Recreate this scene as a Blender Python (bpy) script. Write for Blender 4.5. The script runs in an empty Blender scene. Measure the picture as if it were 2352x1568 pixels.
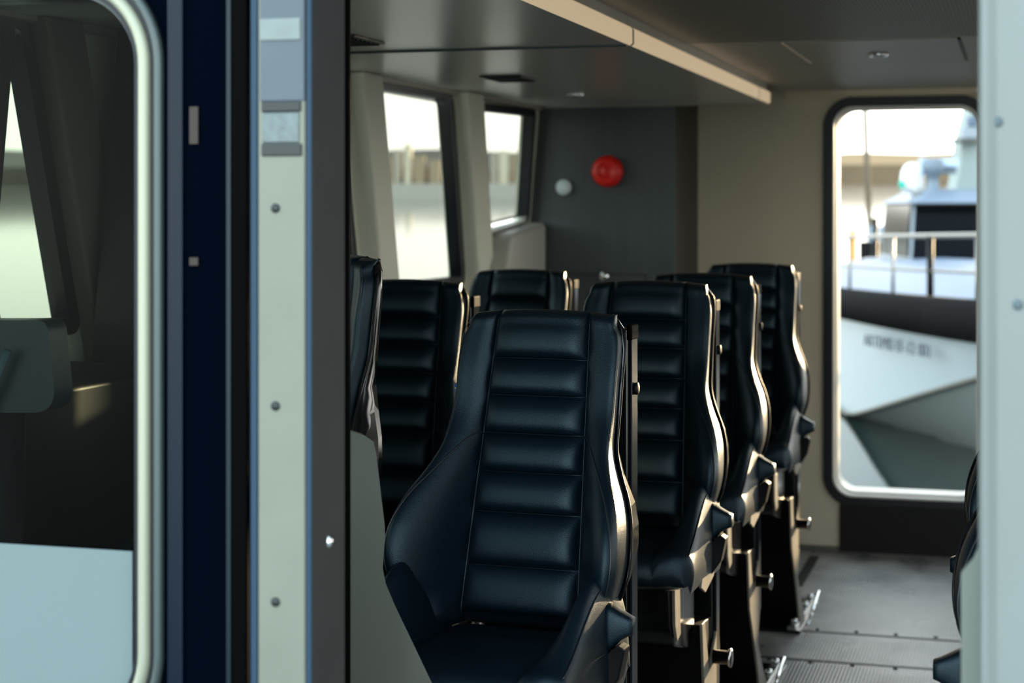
import bpy, bmesh, math, random
from mathutils import Vector, Matrix
from mathutils.geometry import tessellate_polygon
random.seed(7)
SC = bpy.context.scene
COL = SC.collection
PI = math.pi

# ------------------------------------------------------------------ camera
F = 4000.0; CX = 1176.0; HY = 478.0
YAW = math.atan2(1164.0, F)
CS, SN = math.cos(YAW), math.sin(YAW)
CAMZ = 1.56
cam_d = bpy.data.cameras.new('camera')
cam = bpy.data.objects.new('camera', cam_d); COL.objects.link(cam)
cam.location = (0, 0, CAMZ)
cam.rotation_euler = (PI/2, 0, YAW)
cam_d.sensor_width = 36.0
cam_d.lens = F/2352*36
cam_d.shift_y = -(784-HY)/2352
cam_d.clip_start = .05; cam_d.clip_end = 5000
cam_d.dof.use_dof = True
cam_d.dof.focus_distance = 3.45
cam_d.dof.aperture_fstop = 4.0
SC.camera = cam

# ------------------------------------------------------------------ world, sun, exposure
SC.view_settings.view_transform = 'Standard'
SC.view_settings.look = 'None'
SC.view_settings.gamma = 1.0
SC.view_settings.use_curve_mapping = False
SC.view_settings.exposure = 0.75
w = bpy.data.worlds.new('sky'); SC.world = w; w.use_nodes = True
nt = w.node_tree; nt.nodes.clear()
N = nt.nodes.new
out = N('ShaderNodeOutputWorld'); bg = N('ShaderNodeBackground')
tc = N('ShaderNodeTexCoord'); sep = N('ShaderNodeSeparateXYZ')
nt.links.new(tc.outputs['Generated'], sep.inputs[0])
# azimuth towards the low sun (behind and to the right of the boat)
dotn = N('ShaderNodeVectorMath'); dotn.operation = 'DOT_PRODUCT'
dotn.inputs[1].default_value = (0.55, 0.83, 0.05)
nt.links.new(tc.outputs['Generated'], dotn.inputs[0])
mr = N('ShaderNodeMapRange'); mr.inputs['From Min'].default_value = -1; mr.inputs['From Max'].default_value = 1
nt.links.new(dotn.outputs['Value'], mr.inputs['Value'])
r1 = N('ShaderNodeValToRGB'); e = r1.color_ramp.elements
e[0].position = 0.0; e[0].color = (0.62, 0.685, 0.665, 1)
e[1].position = 1.0; e[1].color = (1.0, 0.94, 0.82, 1)
k = e.new(.42); k.color = (0.64, 0.70, 0.68, 1)
k = e.new(.62); k.color = (0.80, 0.86, 0.80, 1)
k = e.new(.82); k.color = (0.98, 0.96, 0.88, 1)
nt.links.new(mr.outputs[0], r1.inputs[0])
zr = N('ShaderNodeMapRange'); zr.inputs['From Min'].default_value = 0.0; zr.inputs['From Max'].default_value = .6
nt.links.new(sep.outputs['Z'], zr.inputs['Value'])
mx = N('ShaderNodeMix'); mx.data_type = 'RGBA'
mx.inputs['B'].default_value = (0.46, 0.60, 0.72, 1)
nt.links.new(zr.outputs[0], mx.inputs['Factor']); nt.links.new(r1.outputs[0], mx.inputs['A'])
nt.links.new(mx.outputs['Result'], bg.inputs['Color'])
r2 = N('ShaderNodeValToRGB'); e = r2.color_ramp.elements
e[0].position = 0; e[0].color = (.66, .66, .66, 1); e[1].position = 1; e[1].color = (.5, .5, .5, 1)
for a_, b_ in ((.42, .50), (.62, .30), (.80, .32)):
    k = e.new(a_); k.color = (b_, b_, b_, 1)
nt.links.new(mr.outputs[0], r2.inputs[0])
# the sky is dimmer away from the horizon
zz_ = N('ShaderNodeMapRange'); zz_.inputs['From Min'].default_value = 0; zz_.inputs['From Max'].default_value = .8
zz_.inputs['To Min'].default_value = 8.4; zz_.inputs['To Max'].default_value = 4.8
nt.links.new(sep.outputs['Z'], zz_.inputs['Value'])
ml = N('ShaderNodeMath'); ml.operation = 'MULTIPLY'
nt.links.new(r2.outputs[0], ml.inputs[0]); nt.links.new(zz_.outputs[0], ml.inputs[1]); nt.links.new(ml.outputs[0], bg.inputs['Strength'])
nt.links.new(bg.outputs[0], out.inputs[0])

SUN_AZ, SUN_EL = math.radians(15), math.radians(7.3)
sd = bpy.data.lights.new('sun', 'SUN'); sd.energy = 8.0; sd.color = (1.0, .76, .44); sd.angle = math.radians(.8)
sun = bpy.data.objects.new('sun', sd); COL.objects.link(sun)
sdir = Vector((math.cos(SUN_EL)*math.sin(SUN_AZ), math.cos(SUN_EL)*math.cos(SUN_AZ), math.sin(SUN_EL)))
sun.rotation_euler = sdir.to_track_quat('Z', 'Y').to_euler()
sun.location = (6, 6, 5)

# ------------------------------------------------------------------ ray helpers (a pixel of the photo to a point of the place)
def ray(px, py):
    u = (px-CX)/F; v = (HY-py)/F
    return Vector((-SN+u*CS, CS+u*SN, v))
C0 = Vector((0, 0, CAMZ))
def atY(px, py, Y): d = ray(px, py); return C0+d*(Y/d.y)
def atX(px, py, X): d = ray(px, py); return C0+d*(X/d.x)
def atZ(px, py, z): d = ray(px, py); return C0+d*((z-CAMZ)/d.z)
def atT(px, py, t): return C0+ray(px, py)*t
def WX(Y, z): return -2.05-(7.38-Y)*.047-.085*(2.01-z)
def atW(px, py, off=0.0):
    d = ray(px, py)
    # X = a + .047Y + .085z
    a = -2.05-7.38*.047-.085*2.01+off
    t = (a+.085*CAMZ)/(d.x-.047*d.y-.085*d.z)
    return C0+d*t

# ------------------------------------------------------------------ materials
MATS = {}
def mat(name, col, rough=.5, metal=0.0, spec=.5, coat=0.0, bump=0.0, bscale=200.0, var=0.0, vscale=6.0, stretch=None, emit=None, es=0.0, coatr=.1, sheen=0):
    if name in MATS: return MATS[name]
    m = bpy.data.materials.new(name); m.use_nodes = True
    t = m.node_tree; p = t.nodes['Principled BSDF']
    p.inputs['Base Color'].default_value = (*col, 1)
    p.inputs['Roughness'].default_value = rough
    p.inputs['Metallic'].default_value = metal
    p.inputs['Specular IOR Level'].default_value = spec
    p.inputs['Coat Weight'].default_value = coat
    p.inputs['Coat Roughness'].default_value = coatr
    tcn = t.nodes.new('ShaderNodeTexCoord'); mp = t.nodes.new('ShaderNodeMapping')
    t.links.new(tcn.outputs['Object'], mp.inputs[0])
    if stretch: mp.inputs['Scale'].default_value = stretch
    if var > 0:
        n = t.nodes.new('ShaderNodeTexNoise'); n.inputs['Scale'].default_value = vscale; n.inputs['Detail'].default_value = 6
        t.links.new(mp.outputs[0], n.inputs['Vector'])
        x = t.nodes.new('ShaderNodeMix'); x.data_type = 'RGBA'
        x.inputs['A'].default_value = (*[c*(1-var) for c in col], 1)
        x.inputs['B'].default_value = (*[min(1, c*(1+var)) for c in col], 1)
        t.links.new(n.outputs['Fac'], x.inputs['Factor']); t.links.new(x.outputs['Result'], p.inputs['Base Color'])
        a = t.nodes.new('ShaderNodeMapRange'); a.inputs['To Min'].default_value = max(.03, rough-.08); a.inputs['To Max'].default_value = min(1, rough+.08)
        t.links.new(n.outputs['Fac'], a.inputs['Value']); t.links.new(a.outputs[0], p.inputs['Roughness'])
    if bump > 0:
        n2 = t.nodes.new('ShaderNodeTexNoise'); n2.inputs['Scale'].default_value = bscale; n2.inputs['Detail'].default_value = 4
        t.links.new(mp.outputs[0], n2.inputs['Vector'])
        b = t.nodes.new('ShaderNodeBump'); b.inputs['Strength'].default_value = bump; b.inputs['Distance'].default_value = .002
        t.links.new(n2.outputs['Fac'], b.inputs['Height']); t.links.new(b.outputs[0], p.inputs['Normal'])
    if emit:
        p.inputs['Emission Color'].default_value = (*emit, 1); p.inputs['Emission Strength'].default_value = es
    MATS[name] = m
    return m
def glass(name, tint=(.9, .93, .9), rough=0.0, fr=1.0, bump=0.0):
    m = bpy.data.materials.new(name); m.use_nodes = True; t = m.node_tree; t.nodes.clear()
    o = t.nodes.new('ShaderNodeOutputMaterial'); tr = t.nodes.new('ShaderNodeBsdfTransparent'); gl = t.nodes.new('ShaderNodeBsdfGlossy')
    mi = t.nodes.new('ShaderNodeMixShader'); fn = t.nodes.new('ShaderNodeFresnel'); fn.inputs['IOR'].default_value = 1.5
    tr.inputs['Color'].default_value = (*tint, 1); gl.inputs['Roughness'].default_value = rough
    mu = t.nodes.new('ShaderNodeMath'); mu.operation = 'MULTIPLY'; mu.inputs[1].default_value = fr
    t.links.new(fn.outputs[0], mu.inputs[0]); t.links.new(mu.outputs[0], mi.inputs[0])
    t.links.new(tr.outputs[0], mi.inputs[1]); t.links.new(gl.outputs[0], mi.inputs[2]); t.links.new(mi.outputs[0], o.inputs[0])
    MATS[name] = m
    return m
def leather():
    m = mat('leather', (.0014, .0052, .0092), rough=.36, spec=.42, bump=.35, bscale=650, sheen=.2)
    return m
M_LEA = leather()
M_LEA.node_tree.nodes['Principled BSDF'].inputs['Specular Tint'].default_value = (.62, .86, 1.0, 1)
M_PIPE = mat('leather_piping', (.006, .010, .014), rough=.35, spec=.5)
M_PLAST = mat('black_gloss_plastic', (.004, .0045, .005), rough=.16, spec=.6)
M_BLACK = mat('black_satin', (.003, .003, .0035), rough=.5, spec=.15)
M_RUB = mat('black_rubber', (.004, .006, .009), rough=.42, spec=.3)
M_PLATE = mat('brushed_plate', (.17, .15, .12), rough=.5, metal=.2, var=.25, vscale=30)
M_CHR = mat('chrome', (.75, .75, .75), rough=.12, metal=1.0)
M_ALU = mat('aluminium', (.155, .165, .128), rough=.50, metal=.15, var=.14, vscale=9, bump=.2, bscale=60)
M_ALUB = mat('aluminium_edge', (.018, .042, .07), rough=.5, spec=.2)
M_ALUD = mat('aluminium_reveal', (.035, .034, .032), rough=.8, spec=.1, var=.2, vscale=12)
M_JAMB = mat('pale_painted_aluminium', (.150, .172, .162), rough=.42, var=.13, vscale=4)
M_JET = mat('jet_black_seal', (.0012, .0012, .0014), rough=.6, spec=.02)
M_NAVY = mat('navy_paint', (.0006, .0018, .0045), rough=.4, spec=0)
M_BEIGE = mat('beige_vinyl', (.74, .73, .60), rough=.55, bump=.2, bscale=260)
M_BEIGE2 = mat('beige_wall_covering', (.57, .49, .365), rough=.62, bump=.2, bscale=300, var=.05, vscale=3)
M_OLIVE = mat('grey_beige_moulding', (.10, .098, .08), rough=.5)
M_CEIL = mat('grey_laminate', (.42, .41, .38), rough=.27, spec=.7, bump=.12, bscale=120, stretch=(.15, 1, 1))
M_STRIP = mat('cream_strip_added_glow', (.62, .50, .36), rough=.5, emit=(1.0, .76, .48), es=.24)  # emission added to stand in for light bounced onto the strip
M_CAB = mat('dark_oak_laminate', (.052, .062, .064), rough=.42, var=.35, vscale=5, stretch=(14, 14, .5), bump=.15, bscale=60)
M_CABD = mat('dark_laminate_side', (.008, .008, .007), rough=.4)
M_RED = mat('red_plastic', (.80, .012, .006), rough=.38, spec=.5)
M_WHITE = mat('white_plastic', (.72, .80, .82), rough=.35)
M_FILM = mat('frosted_film', (.125, .170, .170), rough=.55, var=.06, vscale=3)
M_KICK = mat('dark_kick_plate', (.010, .009, .008), rough=.6, spec=.2)
M_FRAME = mat('polished_window_frame', (.55, .52, .46), rough=.4, metal=.25)
M_LIP = mat('pale_seal_bead', (.30, .31, .23), rough=.35, metal=.2)
M_LIP2 = mat('grey_seal_bead', (.045, .062, .06), rough=.35, metal=.2)
M_TEAL = mat('dark_teal_housing', (.008, .022, .028), rough=.4)

def ceil_mesh():
    m = bpy.data.materials.new('perforated_ceiling_fabric'); m.use_nodes = True; t = m.node_tree; p = t.nodes['Principled BSDF']
    p.inputs['Roughness'].default_value = .55
    tcn = t.nodes.new('ShaderNodeTexCoord')
    v = t.nodes.new('ShaderNodeTexVoronoi'); v.inputs['Scale'].default_value = 90; v.inputs['Randomness'].default_value = 0
    t.links.new(tcn.outputs['Object'], v.inputs['Vector'])
    r = t.nodes.new('ShaderNodeValToRGB'); r.color_ramp.elements[0].position = .25; r.color_ramp.elements[1].position = .4
    r.color_ramp.elements[0].color = (.06, .056, .048, 1); r.color_ramp.elements[1].color = (.15, .138, .115, 1)
    t.links.new(v.outputs['Distance'], r.inputs[0]); t.links.new(r.outputs[0], p.inputs['Base Color'])
    return m
M_MESH = ceil_mesh()
M_CEILR = mat('taupe_ceiling_panel', (.26, .235, .195), rough=.45)

def floor_mat():
    m = bpy.data.materials.new('ribbed_deck'); m.use_nodes = True; t = m.node_tree; p = t.nodes['Principled BSDF']
    tcn = t.nodes.new('ShaderNodeTexCoord')
    wv = t.nodes.new('ShaderNodeTexWave'); wv.wave_type = 'BANDS'; wv.bands_direction = 'X'; wv.inputs['Scale'].default_value = 26
    wv.inputs['Distortion'].default_value = 0
    t.links.new(tcn.outputs['Object'], wv.inputs['Vector'])
    w2 = t.nodes.new('ShaderNodeTexWave'); w2.bands_direction = 'Y'; w2.inputs['Scale'].default_value = 22
    t.links.new(tcn.outputs['Object'], w2.inputs['Vector'])
    n = t.nodes.new('ShaderNodeTexNoise'); n.inputs['Scale'].default_value = 3.2; n.inputs['Detail'].default_value = 8; n.inputs['Roughness'].default_value = .65
    t.links.new(tcn.outputs['Object'], n.inputs['Vector'])
    r = t.nodes.new('ShaderNodeValToRGB'); r.color_ramp.elements[0].position = .38; r.color_ramp.elements[1].position = .66
    r.color_ramp.elements[0].color = (.14, .13, .12, 1); r.color_ramp.elements[1].color = (.42, .39, .35, 1)
    t.links.new(n.outputs['Fac'], r.inputs[0])
    x = t.nodes.new('ShaderNodeMix'); x.data_type = 'RGBA'; x.blend_type = 'MULTIPLY'; x.inputs['Factor'].default_value = .35
    t.links.new(r.outputs[0], x.inputs['A']); t.links.new(wv.outputs['Color'], x.inputs['B'])
    t.links.new(x.outputs['Result'], p.inputs['Base Color'])
    a = t.nodes.new('ShaderNodeMapRange'); a.inputs['From Min'].default_value = .3; a.inputs['From Max'].default_value = .7
    a.inputs['To Min'].default_value = .22; a.inputs['To Max'].default_value = .5
    t.links.new(n.outputs['Fac'], a.inputs['Value']); t.links.new(a.outputs[0], p.inputs['Roughness'])
    ad = t.nodes.new('ShaderNodeMath'); ad.operation = 'ADD'
    t.links.new(wv.outputs['Fac'], ad.inputs[0]); t.links.new(w2.outputs['Fac'], ad.inputs[1])
    b = t.nodes.new('ShaderNodeBump'); b.inputs['Strength'].default_value = .5; b.inputs['Distance'].default_value = .0015
    t.links.new(ad.outputs[0], b.inputs['Height']); t.links.new(b.outputs[0], p.inputs['Normal'])
    return m
M_FLOOR = floor_mat()

# ------------------------------------------------------------------ object helpers
def link(name, me, m, parent=None, smooth=True, label=None):
    if m is not None: me.materials.append(m)
    if smooth:
        for p in me.polygons: p.use_smooth = True
    o = bpy.data.objects.new(name, me); COL.objects.link(o)
    if parent is not None: o.parent = parent
    if label: o['label'] = label
    return o
def tag(o, label=None, cat=None, group=None, kind=None):
    if label: o['label'] = label
    if cat: o['category'] = cat
    if group: o['group'] = group
    if kind: o['kind'] = kind
    return o
def empty(name, loc=(0, 0, 0), rz=0, **kw):
    o = bpy.data.objects.new(name, None); COL.objects.link(o); o.location = loc; o.rotation_euler = (0, 0, rz)
    return tag(o, **kw)
def bm_obj(name, bm, m, parent=None, smooth=False, bevel=0, label=None, seg=2):
    bmesh.ops.recalc_face_normals(bm, faces=bm.faces)
    me = bpy.data.meshes.new(name); bm.to_mesh(me); bm.free()
    o = link(name, me, m, parent, smooth, label)
    if bevel:
        b = o.modifiers.new('bevel', 'BEVEL'); b.width = bevel; b.segments = seg; b.limit_method = 'ANGLE'; b.angle_limit = math.radians(35)
        for p in me.polygons: p.use_smooth = True
        b.harden_normals = True
    return o
def add_box(bm, lo, hi):
    x0, y0, z0 = lo; x1, y1, z1 = hi
    v = [bm.verts.new(c) for c in [(x0,y0,z0),(x1,y0,z0),(x1,y1,z0),(x0,y1,z0),(x0,y0,z1),(x1,y0,z1),(x1,y1,z1),(x0,y1,z1)]]
    for f in [(0,3,2,1),(4,5,6,7),(0,1,5,4),(1,2,6,5),(2,3,7,6),(3,0,4,7)]: bm.faces.new([v[i] for i in f])
def box(name, lo, hi, m, parent=None, bevel=0, label=None, smooth=False):
    bm = bmesh.new(); add_box(bm, lo, hi)
    return bm_obj(name, bm, m, parent, smooth, bevel, label)
def add_prism(bm, poly, offs):
    """poly: list of 3D points; extruded by the vector offs"""
    a = [bm.verts.new(p) for p in poly]; b = [bm.verts.new(Vector(p)+Vector(offs)) for p in poly]
    n = len(a)
    tris = tessellate_polygon([[Vector(p) for p in poly]])
    for t in tris:
        try: bm.faces.new([a[i] for i in t]); bm.faces.new([b[i] for i in reversed(t)])
        except ValueError: pass
    for i in range(n):
        bm.faces.new([a[i], a[(i+1) % n], b[(i+1) % n], b[i]])
def prism(name, poly, offs, m, parent=None, bevel=0, label=None):
    bm = bmesh.new(); add_prism(bm, poly, offs)
    return bm_obj(name, bm, m, parent, False, bevel, label)
def holed(name, outer, holes, fmap, th, m, parent=None, label=None):
    """panel with holes in (u,v) space, mapped by fmap(u,v,w); w=0 front, w=th back"""
    loops = [[Vector((p[0], p[1], 0)) for p in outer]]+[[Vector((p[0], p[1], 0)) for p in h] for h in holes]
    tris = tessellate_polygon(loops)
    flat = [p for l in loops for p in l]
    bm = bmesh.new()
    a = [bm.verts.new(fmap(p.x, p.y, 0)) for p in flat]; b = [bm.verts.new(fmap(p.x, p.y, th)) for p in flat]
    for t in tris:
        try: bm.faces.new([a[i] for i in t]); bm.faces.new([b[i] for i in reversed(t)])
        except ValueError: pass
    k = 0
    for l in loops:
        n = len(l)
        for i in range(n):
            bm.faces.new([a[k+i], a[k+(i+1) % n], b[k+(i+1) % n], b[k+i]])
        k += n
    return bm_obj(name, bm, m, parent, False, 0, label)
def tube_data(bm, pts, r, seg=8, closed=False, ry=None):
    pts = [Vector(p) for p in pts]; n = len(pts); rings = []
    up = None
    for i, p in enumerate(pts):
        a = pts[(i-1) % n] if (closed or i > 0) else p; b = pts[(i+1) % n] if (closed or i < n-1) else p
        t = (b-a).normalized()
        if up is None:
            up = Vector((0, 0, 1)) if abs(t.z) < .9 else Vector((0, 1, 0))
        s = t.cross(up).normalized(); up2 = s.cross(t).normalized(); up = up2
        rr = r[i] if isinstance(r, (list, tuple)) else r
        rings.append([bm.verts.new(p+s*math.cos(k/seg*2*PI)*rr+up2*math.sin(k/seg*2*PI)*rr) for k in range(seg)])
    m = n if closed else n-1
    for i in range(m):
        A, B = rings[i], rings[(i+1) % n]
        for k in range(seg): bm.faces.new([A[k], A[(k+1) % seg], B[(k+1) % seg], B[k]])
    if not closed:
        bm.faces.new(rings[0]); bm.faces.new(list(reversed(rings[-1])))
def tube(name, pts, r, m, parent=None, seg=10, closed=False, label=None):
    bm = bmesh.new(); tube_data(bm, pts, r, seg, closed)
    return bm_obj(name, bm, m, parent, True, 0, label)
def lathe(name, prof, m, axis='Z', loc=(0, 0, 0), parent=None, seg=32, label=None, scale=(1, 1, 1)):
    """prof: (radius, height) along the axis"""
    bm = bmesh.new(); rings = []
    for r, h in prof:
        ring = []
        for k in range(seg):
            a = 2*PI*k/seg; x, y = r*math.cos(a), r*math.sin(a)
            p = {'Z': (x, y, h), 'Y': (x, h, y), 'X': (h, x, y)}[axis]
            ring.append(bm.verts.new((p[0]*scale[0]+loc[0], p[1]*scale[1]+loc[1], p[2]*scale[2]+loc[2])))
        rings.append(ring)
    for A, B in zip(rings, rings[1:]):
        for k in range(seg): bm.faces.new([A[k], A[(k+1) % seg], B[(k+1) % seg], B[k]])
    bm.faces.new(rings[0]); bm.faces.new(list(reversed(rings[-1])))
    return bm_obj(name, bm, m, parent, True, 0, label)
def rrect(x0, z0, x1, z1, r, seg=10):
    """rounded rectangle points, counter-clockwise"""
    pts = []
    for (cx, cz, a0) in ((x1-r, z1-r, 0), (x0+r, z1-r, 90), (x0+r, z0+r, 180), (x1-r, z0+r, 270)):
        for i in range(seg+1):
            a = math.radians(a0+90*i/seg); pts.append((cx+r*math.cos(a), cz+r*math.sin(a)))
    return pts
def rquad(P, r, seg=8):
    """rounded general quadrilateral in 2D; P in order"""
    pts = []; n = len(P)
    for i in range(n):
        p = Vector(P[i]); a = (Vector(P[i-1])-p).normalized(); b = (Vector(P[(i+1) % n])-p).normalized()
        rr = r[i] if isinstance(r, (list, tuple)) else r
        s = p+a*rr; e_ = p+b*rr
        for k in range(seg+1):
            t = k/seg; q = s*(1-t)**2+p*2*t*(1-t)+e_*t*t
            pts.append((q.x, q.y))
    return pts
def inset(P, d):
    """inset of a closed 2D loop towards its centroid side by d (approx. by normals)"""
    n = len(P); area = sum(P[i][0]*P[(i+1) % n][1]-P[(i+1) % n][0]*P[i][1] for i in range(n))
    sg = 1 if area > 0 else -1; o = []
    for i in range(n):
        a, b = Vector(P[i-1]), Vector(P[(i+1) % n]); t = b-a
        if t.length < 1e-9: t = Vector((1, 0))
        t.normalize(); nrm = Vector((-t.y, t.x))*sg
        q = Vector(P[i])+nrm*d; o.append((q.x, q.y))
    return o
def sheet(name, P, fmap, m, parent=None, label=None):
    tris = tessellate_polygon([[Vector((p[0], p[1], 0)) for p in P]])
    bm = bmesh.new(); v = [bm.verts.new(fmap(p[0], p[1], 0)) for p in P]
    for t in tris: bm.faces.new([v[i] for i in t])
    return bm_obj(name, bm, m, parent, False, 0, label)
def interp(tab, x):
    """smooth interpolation in a table sorted by x"""
    if x <= tab[0][0]: return tab[0][1]
    if x >= tab[-1][0]: return tab[-1][1]
    n = len(tab)
    for i in range(n-1):
        if tab[i][0] <= x <= tab[i+1][0]:
            x0, y0 = tab[i]; x1, y1 = tab[i+1]; h = x1-x0
            def sl(j):
                if j <= 0 or j >= n-1: return 0 if n < 3 else ((tab[1][1]-tab[0][1])/(tab[1][0]-tab[0][0]) if j <= 0 else (tab[-1][1]-tab[-2][1])/(tab[-1][0]-tab[-2][0]))
                return (tab[j+1][1]-tab[j-1][1])/(tab[j+1][0]-tab[j-1][0])
            m0, m1 = sl(i), sl(i+1); t = (x-x0)/h
            return (2*t**3-3*t**2+1)*y0+(t**3-2*t**2+t)*h*m0+(-2*t**3+3*t**2)*y1+(t**3-t**2)*h*m1
def catmull(P, t):
    n = len(P)-1; f = max(0, min(n-1e-6, t*n)); i = int(f); u = f-i
    g = lambda j: Vector(P[max(0, min(n, j))])
    a, b, c, d = g(i-1), g(i), g(i+1), g(i+2)
    return .5*((2*b)+(c-a)*u+(2*a-5*b+4*c-d)*u*u+(-a+3*b-3*c+d)*u**3)

# ================================================================== THE CABIN
# ---- floor
fl = box('floor', (-2.6, 2.2, -.04), (1.45, 8.3, 0), M_FLOOR); tag(fl, kind='structure')
dk = box('floor_deck', (-4, -2.5, -.12), (3, 2.2, -.02), mat('grey_deck_paint', (.20, .22, .22), rough=.6)); tag(dk, kind='structure')
# seams and screws of the floor plates: children of the floor
for (py0, pxs) in ((1445, None), (1512, None)):
    p = atZ(1900, {1445: 1452, 1512: 1519}[py0], 0)
    box('floor_seam', (-1.2, p.y-.010, 0), (1.3, p.y+.010, .0015), M_BLACK, fl)
    for i in range(9):
        lathe('screw_head', [(.008, 0), (.008, .002), (.005, .004)], M_BLACK, 'Z', (-1.0+i*.142+(0 if py0 == 1445 else .03), p.y+(.035 if py0 == 1445 else -.03), 0), fl, 12)

# ---- ceilings
seamY = 4.69
cl = empty('ceiling', kind='structure')
ce = box('ceiling_panel', (-2.4, 2.3, 2.01), (-1.034, seamY-.004, 2.16), M_CEIL, cl, .003)
ce = box('ceiling_panel', (-2.4, seamY+.004, 2.012), (-1.034, 7.45, 2.16), M_CEIL, cl, .003)
box('seam_strip', (-2.1, seamY-.006, 2.004), (-1.036, seamY+.006, 2.02), mat('seam_green_grey', (.03, .05, .045), rough=.4), cl)
box('edge_strip', (-2.1, 7.450, 2.004), (-1.034, 7.468, 2.16), mat('grey_edge', (.3, .29, .26), rough=.5), cl, .003)
# raised part over the aisle
g1 = atZ(1800, 95, 2.09).y; g2 = atZ(1800, 150, 2.09).y
box('ceiling_mesh_panel', (-1.034, 2.3, 2.09), (1.45, g1-.006, 2.16), M_MESH, cl)
box('ceiling_panel', (-1.034, g1, 2.092), (1.45, g2-.006, 2.16), M_CEILR, cl, .003)
box('ceiling_panel', (-1.034, g2, 2.092), (1.45, 8.2, 2.16), M_CEILR, cl, .003)
box('ceiling_backing', (-2.45, 2.2, 2.165), (1.5, 8.2, 2.2), M_BLACK, cl)
# cove between aisle ceiling and rear wall
bm = bmesh.new()
pr = [(-1.03, 8.04, 2.03)]+[(-1.03, 8.04-.09*(1-math.cos(a)), 2.03+.062*math.sin(a)) for a in [i*PI/2/8 for i in range(9)]]+[(-1.03, 8.04, 2.092)]
pr = [(-1.03, 8.04, 2.03)]+[(-1.03, 7.95+.09*math.cos(a), 2.092-.062+.062*math.sin(a)) for a in [i*PI/2/8 for i in range(1, 9)]]+[(-1.03, 8.04, 2.095)]
add_prism(bm, pr, (2.4, 0, 0)); cv = bm_obj('trim_1', bm, M_BEIGE2); tag(cv, kind='structure')
# hatch in the aisle ceiling
hp = [atZ(1800, 97, 2.09), atZ(2205, 90, 2.09), atZ(2212, 119, 2.09), atZ(1842, 126, 2.09)]
hx0, hx1 = -.62, -.05
ha = empty('ceiling_hatch', (0, 0, 0), label='rectangular flush access hatch in the taupe ceiling above the aisle, before the rear door', cat='hatch')
hy0, hy1 = g1+.03, g2-.10
xh0, xh1 = atZ(1820, 112, 2.09).x, atZ(2206, 105, 2.09).x
box('hatch_panel', (xh0, hy0, 2.0885), (xh1, hy1, 2.093), M_CEILR, ha, .001)
M_BRASS = mat('tan_edge_trim', (.62, .48, .33), rough=.4)  # tan trim for the left edge of the hatch
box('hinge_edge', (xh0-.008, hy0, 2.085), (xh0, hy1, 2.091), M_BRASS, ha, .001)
box('latch_edge', (xh1, hy0, 2.083), (xh1+.008, hy1, 2.091), M_BLACK, ha, .001)
# downlights
def downlight(px, py, z, lab):
    p = atZ(px, py, z)
    r = empty('downlight', (p.x, p.y, z), label=lab, cat='ceiling light', group=None)
    lathe('bezel', [(.030, 0), (.034, -.003), (.030, -.010), (.022, -.009), (.020, -.003)], M_CHR, 'Z', (0, 0, 0), r, 28)
    lathe('lens', [(.019, -.002), (.017, -.006), (.004, -.008)], M_WHITE, 'Z', (0, 0, 0), r, 20)
downlight(2018, 123, 2.0885, 'small round chrome downlight on the hatch over the aisle')
downlight(1322, 215, 2.012, 'small round chrome downlight in the left ceiling above the dark cabinet')
# vents in the left ceiling
def vent(px0, px1, pyc, z, lab):
    p = atZ((px0+px1)/2, pyc, z)
    r = empty('ceiling_vent', (p.x, p.y, z), label=lab, cat='air vent', group=None)
    s = .075
    box('vent_frame', (-s, -s*1.5, -.006), (s, s*1.5, 0), mat('vent_black', (.02, .018, .015), rough=.5), r, .002)
    for i in range(7):
        y = -s*1.5+.02+i*.031
        box('louvre', (-s+.012, y, -.010), (s-.012, y+.008, -.006), M_BLACK, r)
vent(1125, 1215, 178, 2.012, 'small black square vent in the left ceiling, beyond the ceiling joint')
vent(700, 880, 90, 2.01, 'black louvred vent in the left ceiling, cut off by the black door post')

# ---- cream strip with added glow at the step between the ceilings
ls = empty('glow_strip', (-1.034, 2.3, 2.01), label='long cream strip with an added soft glow along the step between the two ceilings', cat='ceiling light')
def strip_seg(y0, y1, nm='strip_face', m=M_STRIP):
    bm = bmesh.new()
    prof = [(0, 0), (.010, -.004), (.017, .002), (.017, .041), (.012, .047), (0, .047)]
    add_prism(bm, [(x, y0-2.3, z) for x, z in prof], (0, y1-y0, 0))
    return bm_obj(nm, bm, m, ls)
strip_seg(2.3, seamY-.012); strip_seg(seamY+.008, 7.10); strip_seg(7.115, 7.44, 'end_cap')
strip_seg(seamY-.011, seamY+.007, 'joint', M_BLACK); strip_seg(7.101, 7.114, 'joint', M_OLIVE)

# ---- left wall with raked windows
def LW(Y, z, wv): return Vector((WX(Y, z)-wv, Y, z))
def yz(px, py): p = atW(px, py); return (p.y, p.z)
TOPZ, BOTZ = 2.016, 1.245
RK = .42
def winquad(y0, y1, top=TOPZ, bot=BOTZ):
    # raked: the top edge lies nearer the bow than the bottom edge
    return [(y0, top), (y1, top), (y1+RK*(top-bot), bot), (y0+RK*(top-bot), bot)]
PB = [yz(1098, 236), yz(1226, 252), yz(1210, 508), yz(1108, 534)]
wins = [('window_1', winquad(2.50, 2.96), .05), ('window_2', winquad(3.18, yz(4, 60)[0]+.085), .05),
        ('window_3', winquad(4.62, 5.32), .08), ('window_4', winquad(5.56, 6.36), .085), ('window_5', PB, .035)]
holes = [rquad(q, r) for _, q, r in wins]
lw = holed('wall_left', [(2.2, -.1), (7.48, -.1), (7.48, 2.10), (2.2, 2.10)], holes, LW, .06, M_BEIGE); tag(lw, kind='structure')
M_GW = glass('weathered_window_glass', (.37, .38, .345), 0.0, .1)
M_GW2 = glass('clear_side_glass', (.80, .80, .70), 0.0, .3)
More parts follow.
